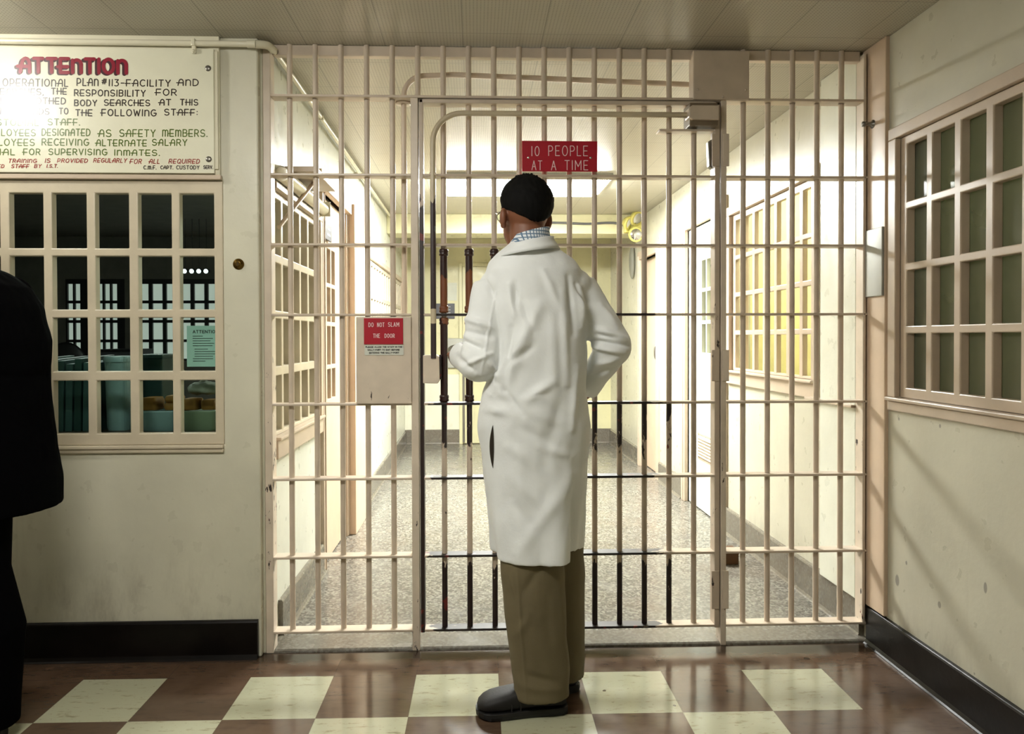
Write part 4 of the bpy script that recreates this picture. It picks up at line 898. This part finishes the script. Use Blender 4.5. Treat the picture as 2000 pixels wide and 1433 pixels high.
# hair: a cap over the skull that ends at the nape and round the ears
q = MB(); NU, NV = 120, 40; rs = []
def hairline(th):
    """how far down from the crown the hair reaches at bearing th (from the wearer's ear round the back): low at the nape, up over the ears and brow"""
    df = math.sin(th); side = abs(math.cos(th))
    back = 1.72 + .48 * math.exp(-((th - 1.5 * PI) / .95) ** 2) - .06 * math.exp(-((side - 1) / .10) ** 2)
    front = 1.16
    t = min(max((df - .12) / .45, 0), 1); t = t * t * (3 - 2 * t)
    return back * (1 - t) + front * t + .035 * noise.noise(Vector((math.cos(th) * 9, math.sin(th) * 9, 0)))
for j in range(NV + 1):
    row = []
    for i in range(NU):
        th = 2 * PI * i / NU; ph = .02 + (hairline(th) - .02) * j / NV
        dr, df, du = math.sin(ph) * math.cos(th), math.sin(ph) * math.sin(th), math.cos(ph)
        e = min(1, (1 - j / NV) / .32); thick = .002 + .0145 * e ** .55
        thick *= 1 + .16 * noise.noise(Vector((dr * 8, df * 8, du * 5))) + .10 * noise.noise(Vector((dr * 30, df * 30, du * 9)))
        row.append(H(dr * (.078 + thick), -.004 + df * (.097 + thick), .014 + du * (.098 + thick)))
    rs.append(row)
q.rings(rs, cap=False); q.add(rs[0], [tuple(range(NU))], True)
for k in range(20):
    a = random.uniform(-.9, .9); c0 = random.uniform(-.05, .03); base = H(math.sin(a) * .030 - .012, c0, .014 + .098 * math.sqrt(max(0, 1 - ((math.sin(a) * .030 - .012) / .078) ** 2 - (c0 / .097) ** 2)) + .012)
    d = Rv * random.uniform(-.5, .8) + Fv * random.uniform(-.6, .6) + Uv * random.uniform(.35, .8)
    q.tube([base, base + d * .007, base + d * .013 + Rv * .003], [.0024, .0016, .0004], 5)
hr = q.build('hair', MT['hair'], man)
so = hr.modifiers.new('t', 'SOLIDIFY'); so.thickness = .006; so.offset = -1
# glasses
gl = empty('glasses', (0, 0, 0)); gl.parent = man; gl.location = H(0, .1, 0) - Vector((MX, MY, 0))
for s in (-1, 1):
    q = MB(); c = H(.033 * s, .106, -.004)
    q.tube([c + Rv * (.024 * math.cos(a)) + Uv * (.019 * math.sin(a)) for a in [2 * PI * k / 28 for k in range(29)]], .0014, 6, cap=False); q.build('rim', MT['galv'], gl)
    q = MB(); q.rings([[c + Fv * y + Rv * (.0235 * math.cos(a)) + Uv * (.0185 * math.sin(a)) for a in [2 * PI * k / 28 for k in range(28)]] for y in (-.0006, .0006)]); q.build('lens', MT['glass_c'], gl)
    q = MB(); q.tube([H(.057 * s, .104, .002), H(.082 * s, .07, .002), H(.087 * s, .01, -.002), H(.085 * s, -.012, -.022)], .0016, 8); q.build('temple', MT['galv'], gl)
q = MB(); q.tube([H(-.010, .107, .002), H(0, .112, .005), H(.010, .107, .002)], .0014, 8); q.build('bridge', MT['galv'], gl)
# shirt collar and coat
CB = [(1.598, .021, .139), (1.566, -.010, .160), (1.539, -.046, .198), (1.513, -.068, .232), (1.478, -.080, .256), (1.425, -.074, .266), (1.355, -.066, .272), (1.250, -.050, .272), (1.145, -.058, .266), (1.075, -.086, .268), (1.005, -.099, .275)]
SK = [(1.075, -.086, .268), (1.005, -.100, .276), (.952, -.104, .281), (.829, -.091, .274), (.653, -.070, .266), (.520, -.056, .260)]
c = MB()
DEP = {1.598: .060, 1.566: .078, 1.539: .098, 1.513: .112, 1.478: .122, 1.425: .130, 1.355: .138, 1.250: .140, 1.145: .138, 1.075: .140, 1.005: .142}
c.rings([ell((l + r) / 2, -.42 if z > 1.5 else -.425, z, (r - l) / 2, DEP[z], 56, 2.25, 0) for z, l, r in CB])
def sleeve(A, B, Cw, r):
    A, B, Cw = Vector(A), Vector(B), Vector(Cw)
    pts = curve_pts([A + (A - B) * .06, A, A.lerp(B, .5), A.lerp(B, .86) , B, B.lerp(Cw, .16), B.lerp(Cw, .55), Cw], 5); n = len(pts)
    c.tube(pts, [r[0] + (r[1] - r[0]) * min(1, i / (n * .55)) if i < n * .55 else r[1] + (r[2] - r[1]) * (i - n * .55) / (n * .45) for i in range(n)], 26, dome=False)
sleeve(SHL, (-.098, -.478, 1.166), (-.160, -.29, 1.19), (.070, .066, .050))
sleeve(SHR, (.362, -.435, 1.222), (.285, -.30, 1.065), (.072, .060, .050))
c.ball((-.036, -.42, 1.430), (.066, .09, .060), 24, 16); c.ball((.226, -.41, 1.430), (.066, .09, .060), 24, 16)
# skirt: a shell with a back vent, one edge lapping outside the other
TV = math.radians(-52); NS = 96; outer = []; inner = []
zs = [1.06, 1.0, .95, .90, .86, .82, .76, .70, .64, .58, .515]
def at(z):
    for (z1, l1, r1), (z0, l0, r0) in zip(SK, SK[1:]):
        if z0 <= z <= z1: t = (z1 - z) / (z1 - z0); return l1 + (l0 - l1) * t, r1 + (r0 - r1) * t
    return SK[-1][1:]
for z in zs:
    l, r = at(max(z, .52)); k = min(max((.86 - z) / .35, 0), 1); o_, i_ = [], []
    for s in range(NS + 1):
        t = s / NS; th = TV - t * 2 * PI - (.10 * k * t)
        lap = -(.030 * k) * max(0, (t - .72) / .28) ** 1.5
        wave = .010 * k * math.sin(5 * th + .8) + .006 * k * math.sin(9 * th)
        rx, ry = (r - l) / 2 + lap + wave, .146 + lap + wave + .032 * k * max(0, -math.sin(th))
        zz = z + (.030 * k * max(0, (t - .8) / .2) if z < .6 else 0)
        p = Vector(((l + r) / 2 + rx * math.cos(th), -.425 + ry * math.sin(th), zz)); nrm = Vector((math.cos(th), math.sin(th), 0))
        o_.append(p); i_.append(p - nrm * .010)
    outer.append(o_); inner.append(i_)
c.rings([o + i[::-1] for o, i in zip(outer, inner)], cap=True)
FB = [(.194, 1.452, .210, 1.265, .010, -.007), (.092, 1.349, -.037, 1.067, .022, .011), (.137, 1.107, .056, 1.053, .016, .008), (.235, 1.417, .240, 1.287, .011, .009), (.020, 1.429, .015, 1.352, .009, -.006), (-.002, 1.424, .016, 1.321, .008, .006), (.020, .555, .205, .800, .016, .009), (.005, .725, .074, .631, .012, -.007), (-.042, 1.062, .007, 1.023, .010, -.007), (-.060, 1.018, -.015, 1.004, .009, .006),
 (.109, 1.470, .160, 1.352, .012, .005), (.135, 1.318, .144, 1.082, .020, .006), (.008, 1.284, -.017, 1.082, .012, -.008), (.178, 1.082, .111, .845, .014, -.006), (.060, 1.014, .195, .963, .014, .006), (-.025, .913, .077, .845, .014, .006), (-.008, 1.183, -.059, 1.065, .012, .007), (.170, 1.40, .185, 1.10, .014, .006), (.222, 1.15, .20, .95, .012, .006),
 (-.030, 1.10, .04, 1.0, .010, -.006), (.03, .96, .16, .90, .012, -.006), (.00, .80, .12, .70, .014, .006), (.10, .90, .20, .86, .010, .006), (.07, 1.22, -.01, 1.16, .012, -.006), (.03, 1.40, .075, 1.27, .012, -.005),
 (-.167, 1.245, -.090, 1.215, .009, -.009), (-.167, 1.185, -.118, 1.140, .010, -.008), (-.083, 1.452, -.051, 1.384, .008, -.006), (-.152, 1.318, -.059, 1.284, .010, .008), (-.150, 1.275, -.06, 1.255, .010, -.007), (-.093, 1.199, -.033, 1.123, .008, .006), (-.150, 1.16, -.06, 1.20, .008, .006), (-.045, 1.40, -.095, 1.12, .0035, .0028),
 (.274, 1.241, .406, 1.223, .008, -.010), (.283, 1.223, .386, 1.200, .009, .008), (.297, 1.279, .397, 1.246, .010, .008), (.29, 1.262, .36, 1.25, .007, -.006), (.313, 1.357, .366, 1.287, .012, .006), (.279, 1.110, .349, 1.145, .010, -.005), (.30, 1.16, .37, 1.18, .010, .005), (.222, 1.43, .262, 1.32, .006, -.006)]
coat = fused('white_coat', c, .0046, 20, MT['coat'], man, lambda me: folds(me, [a[:5] + (a[5] * 1.7,) if max(a[1], a[3]) > 1.09 else a[:4] + (a[4] * 1.5, a[5] * 1.15) for a in FB], wob=(.006, 8, .0022, 26)))
# collars sit on the neck of the coat
def collar(name, mat, z0, z1, k, th, drop, parent, rx0=.066, ry0=.074, cx=.073, cy=-.427, open_=.85):
    q = MB(); A, B = [], []; n = 60
    rsx = []
    for s in range(n + 1):
        a = PI / 2 + open_ + (2 * PI - 2 * open_) * s / n
        fr = max(0, math.sin(a)); zlift = -drop * fr
        slope = -.016 * math.cos(a) * -1
        row = []
        for t, rr in ((0, 1.0 + k), (.35, 1.0 + k * .62), (.8, 1.0), (1.0, .985), (1.0, .93), (.5, .95), (0, .98 + k * .7)):
            z = z0 + (z1 - z0) * t + zlift + slope
            row.append((cx + rx0 * rr * math.cos(a) + .012 * (t - .5), cy + ry0 * rr * math.sin(a), z))
        rsx.append(row)
    q.rings(rsx, cap=True); return q.build(name, mat, parent)
collar('shirt_collar', MT['check'], 1.545, 1.612, .20, .004, .070, man, .066, .070)
collar('coat_collar', MT['coat'], 1.536, 1.580, .40, .006, .085, coat, .080, .084)
# pocket slit, laid on the coat
me = coat.data; bvh = BVHTree.FromPolygons([tuple(v.co) for v in me.vertices], [tuple(p.vertices) for p in me.polygons]); off = wloc(coat)
def on_coat(x, z, lift=.0025):
    h = bvh.ray_cast(Vector((x, -2, z)) - off, Vector((0, 1, 0)))
    return (h[0] + off + Vector((0, -lift, 0))) if h[0] is not None else Vector((x, -.55, z))
q = MB(); L = [on_coat(-.0555 + .003 * math.sin(PI * t), .820 + .145 * t) for t in [i / 16 for i in range(17)]]; Rr = [on_coat(-.0555 - .011 * math.sin(PI * t) ** .8, .820 + .145 * t) for t in [i / 16 for i in range(17)]]
q.rings([L, Rr], cap=False, closed=False, smooth=False); q.build('pocket_slit', plain('dark_pocket_opening', (40, 32, 20), .9, var=0), coat)
# trousers
t_ = MB()
def leg(rs): t_.rings([ell(x, y, z, rx, ry, 40, 2.2, rot) for x, y, z, rx, ry, rot in rs])
leg([(.045, -.43, .93, .10, .10, 0), (.055, -.445, .75, .105, .095, 0), (.076, -.475, .50, .108, .098, .08), (.088, -.490, .30, .101, .088, .10), (.104, -.500, .10, .094, .072, .10), (.106, -.500, .060, .094, .072, .10)])
leg([(.165, -.38, .93, .10, .10, 0), (.17, -.37, .75, .100, .105, 0), (.178, -.362, .46, .090, .095, -.5), (.190, -.355, .25, .080, .085, -.5), (.197, -.35, .085, .072, .078, -.6), (.197, -.35, .055, .072, .078, -.6)])
t_.rings([ell(.09, -.415, z, rx, ry, 36, 2.2) for z, rx, ry in ((1.02, .155, .118), (.95, .165, .122), (.87, .165, .12), (.83, .12, .10))])
fused('trousers', t_, .005, 3, MT['khaki'], man, lambda me: folds(me, [(.022, .50, .052, .065, .004, .005), (-.005, .50, .03, .36, .012, .006), (.10, .52, .04, .42, .014, -.006), (.16, .47, .19, .10, .010, .004), (.06, .36, .02, .28, .012, .005), (.04, .16, .15, .13, .012, -.005), (.03, .12, .16, .10, .012, .004), (.12, .40, .13, .20, .016, -.004)], wob=(.004, 11, .0012, 30)))
def shoe(heel, d, L, wid, name):
    heel, d = Vector(heel), Vector(d).normalized(); s = Vector((-d.y, d.x, 0))
    root = empty(name, heel - Vector((MX, MY, 0))); root.parent = man
    prof = [(0.0, .022, .030, .060), (.015, .034, .024, .082), (.06, .038, .024, .092), (.10, .038, .024, .098), (.135, .040, .022, .092), (.175, .045, .022, .088), (.215, .050, .022, .079), (.25, .050, .022, .070), (.272, .044, .023, .060), (.288, .030, .026, .048), (.2935, .012, .029, .038)]
    q = MB(); rs = []
    for x, w, z0, z1 in prof:
        row = []
        for k in range(24):
            a = 2 * PI * k / 24; cc, ss = math.cos(a), math.sin(a)
            yy = wid * w * math.copysign(abs(cc) ** .7, cc); zz = (z0 + z1) / 2 + (z1 - z0) / 2 * math.copysign(abs(ss) ** (.62 if ss < 0 else .85), ss)
            row.append(heel + d * (x * L / .2935) + s * yy + Vector((0, 0, zz)))
        rs.append(row)
    q.rings(rs); u = q.build('upper', MT['shoe'], root)
    q = MB(); rs = []
    for x, w, z0, z1 in prof:
        row = []
        zt = .026; zb = .0 if x < .25 else (x - .25) * .22
        for yy, zz in ((-1.06, zb + .004), (-1.12, (zt + zb) / 2), (-1.08, zt), (1.08, zt), (1.12, (zt + zb) / 2), (1.06, zb + .004), (1.0, zb), (-1.0, zb)):
            row.append(heel + d * ((x - .14675) * 1.03 + .14675) * (L / .2935) + s * (yy * w * wid) + Vector((0, 0, zz)))
        rs.append(row)
    q.rings(rs, smooth=False); q.build('sole', MT['sole'], root, bevel=.002)
    q = MB()
    for x in (.155, .185):
        h = [r for r in prof if r[0] >= x][0]; q.tube([heel + d * (x * L / .2935) + s * (wid * h[1] * .98 * math.cos(a)) + Vector((0, 0, .03 + (h[3] - .028) * max(0, math.sin(a)))) for a in [PI * k / 16 for k in range(17)]], .0024, 6)
    q.build('seam_welt', MT['shoe'], u)
shoe((.186, -.488, 0), (-1, -.07, 0), .296, 1.06, 'shoe')
shoe((.226, -.372, 0), (-.40, .92, 0), .292, 1.02, 'shoe')

# the dark figure cut off by the edge of the picture
bl = empty('person', (-1.72, -.52, 0), 'person in a black suit walking past the office window, face out of view', 'person')
b = MB()
SIL = [(1.50, -1.765, .06, .10), (1.468, -1.740, .095, .16), (1.42, -1.712, .124, .205), (1.36, -1.695, .142, .225), (1.247, -1.675, .150, .225), (1.114, -1.665, .140, .205), (1.00, -1.665, .150, .205), (.90, -1.66, .160, .21)]
b.rings([ell(x, -.52, z, rx, ry - .03, 30, 2.2) for z, x, rx, ry in [(z, x, rx - .025, ry - .02) for z, x, rx, ry in SIL]])
b.ball((-1.80, -.52, 1.66), (.098, .077, .105), 28, 18); b.ball((-1.845, -.52, 1.60), (.062, .056, .07), 20, 12); b.ball((-1.90, -.52, 1.635), (.018, .013, .02), 12, 8)
for s in (-1, 1): b.ball((-1.795, -.52 + .077 * s, 1.645), (.021, .010, .033), 16, 10)
b.tube([(-1.785, -.52, 1.62), (-1.755, -.52, 1.52), (-1.73, -.52, 1.45)], [.056, .058, .08], 20)
for s in (-1, 1):
    A, B, Cw = Vector((-1.72, -.52 + .19 * s, 1.40)), Vector((-1.69 if s < 0 else -1.74, -.52 + .235 * s, 1.12)), Vector((-1.79, -.52 + .22 * s, .89))
    b.tube([A, B], [.045, .038], 16, dome=True); b.tube([B, Cw], [.038, .027], 16, dome=True)
    d = (Cw - B).normalized(); hand(Cw, d, s, (-.6, -.3 * s, -.2), .4)
LG = [[(-1.70, -.58, .86), (-1.695, -.59, .50), (-1.655, -.59, .09)], [(-1.70, -.46, .86), (-1.86, -.45, .50), (-1.93, -.45, .09)]]
for g in LG:
    b.tube(g, [.08, .055, .036], 18, dome=True); b.tube([g[2], Vector(g[2]) + Vector((-.07, 0, -.04)), Vector(g[2]) + Vector((-.16, 0, -.05))], [.034, .026, .020], 12, dome=True)
fused('body', b, .005, 3, MT['skin'], bl)
j = MB()
j.rings([ell(x, -.52, z, rx, ry, 40, 2.2) for z, x, rx, ry in SIL] + [ell(-1.66, -.52, .80, .175, .215, 40, 2.2), ell(-1.665, -.52, .705, .182, .215, 40, 2.2)])
for s in (-1, 1):
    A, B, Cw = Vector((-1.72, -.52 + .19 * s, 1.40)), Vector((-1.69 if s < 0 else -1.74, -.52 + .235 * s, 1.12)), Vector((-1.785, -.52 + .22 * s, .91))
    j.tube(curve_pts([A, A.lerp(B, .5), B, B.lerp(Cw, .5), Cw], 4), [.07 - .0015 * i for i in range(17)], 20, dome=True)
fused('suit_jacket', j, .006, 4, MT['suit'], bl, lambda me: folds(me, [(-1.52, 1.13, -1.62, 1.16, .012, -.006), (-1.50, .90, -1.58, 1.05, .015, .005)]))
t_ = MB()
leg([(-1.69, -.565, .90, .115, .11, 0), (-1.69, -.58, .70, .105, .10, 0), (-1.672, -.59, .53, .088, .09, 0), (-1.640, -.59, .35, .104, .09, 0), (-1.650, -.59, .12, .098, .08, 0), (-1.655, -.59, .045, .100, .08, 0)])
leg([(-1.70, -.475, .90, .115, .11, 0), (-1.78, -.46, .70, .10, .10, 0), (-1.86, -.45, .50, .088, .09, 0), (-1.90, -.45, .30, .085, .085, 0), (-1.935, -.45, .10, .085, .08, 0), (-1.94, -.45, .05, .085, .08, 0)])
fused('suit_trousers', t_, .006, 3, MT['suit'], bl)
q = MB(); vs_ = []; q.ball((-1.79, -.52, 1.685), (.108, .088, .108), 30, 18)
q.f = [f for f in q.f if len(f) == 4 and sum(q.v[k][2] for k in f) / 4 > 1.665 + max(0, -1.83 - sum(q.v[k][0] for k in f) / 4) * 1.2 - max(0, sum(q.v[k][0] for k in f) / 4 + 1.78) * .9]; q.sm = [True] * len(q.f)
used = sorted({k for f in q.f for k in f}); rm = {k: n for n, k in enumerate(used)}; q.v = [q.v[k] for k in used]; q.f = [tuple(rm[k] for k in f) for f in q.f]
q.build('hair', MT['hair'], bl)
MXs, MYs = MX, MY; MX, MY = -1.72, -.52; man_, man = man, bl
shoe((-1.60, -.59, 0), (-1, 0, 0), .29, 1.0, 'shoe'); shoe((-1.875, -.45, 0), (-1, 0, 0), .29, 1.0, 'shoe')
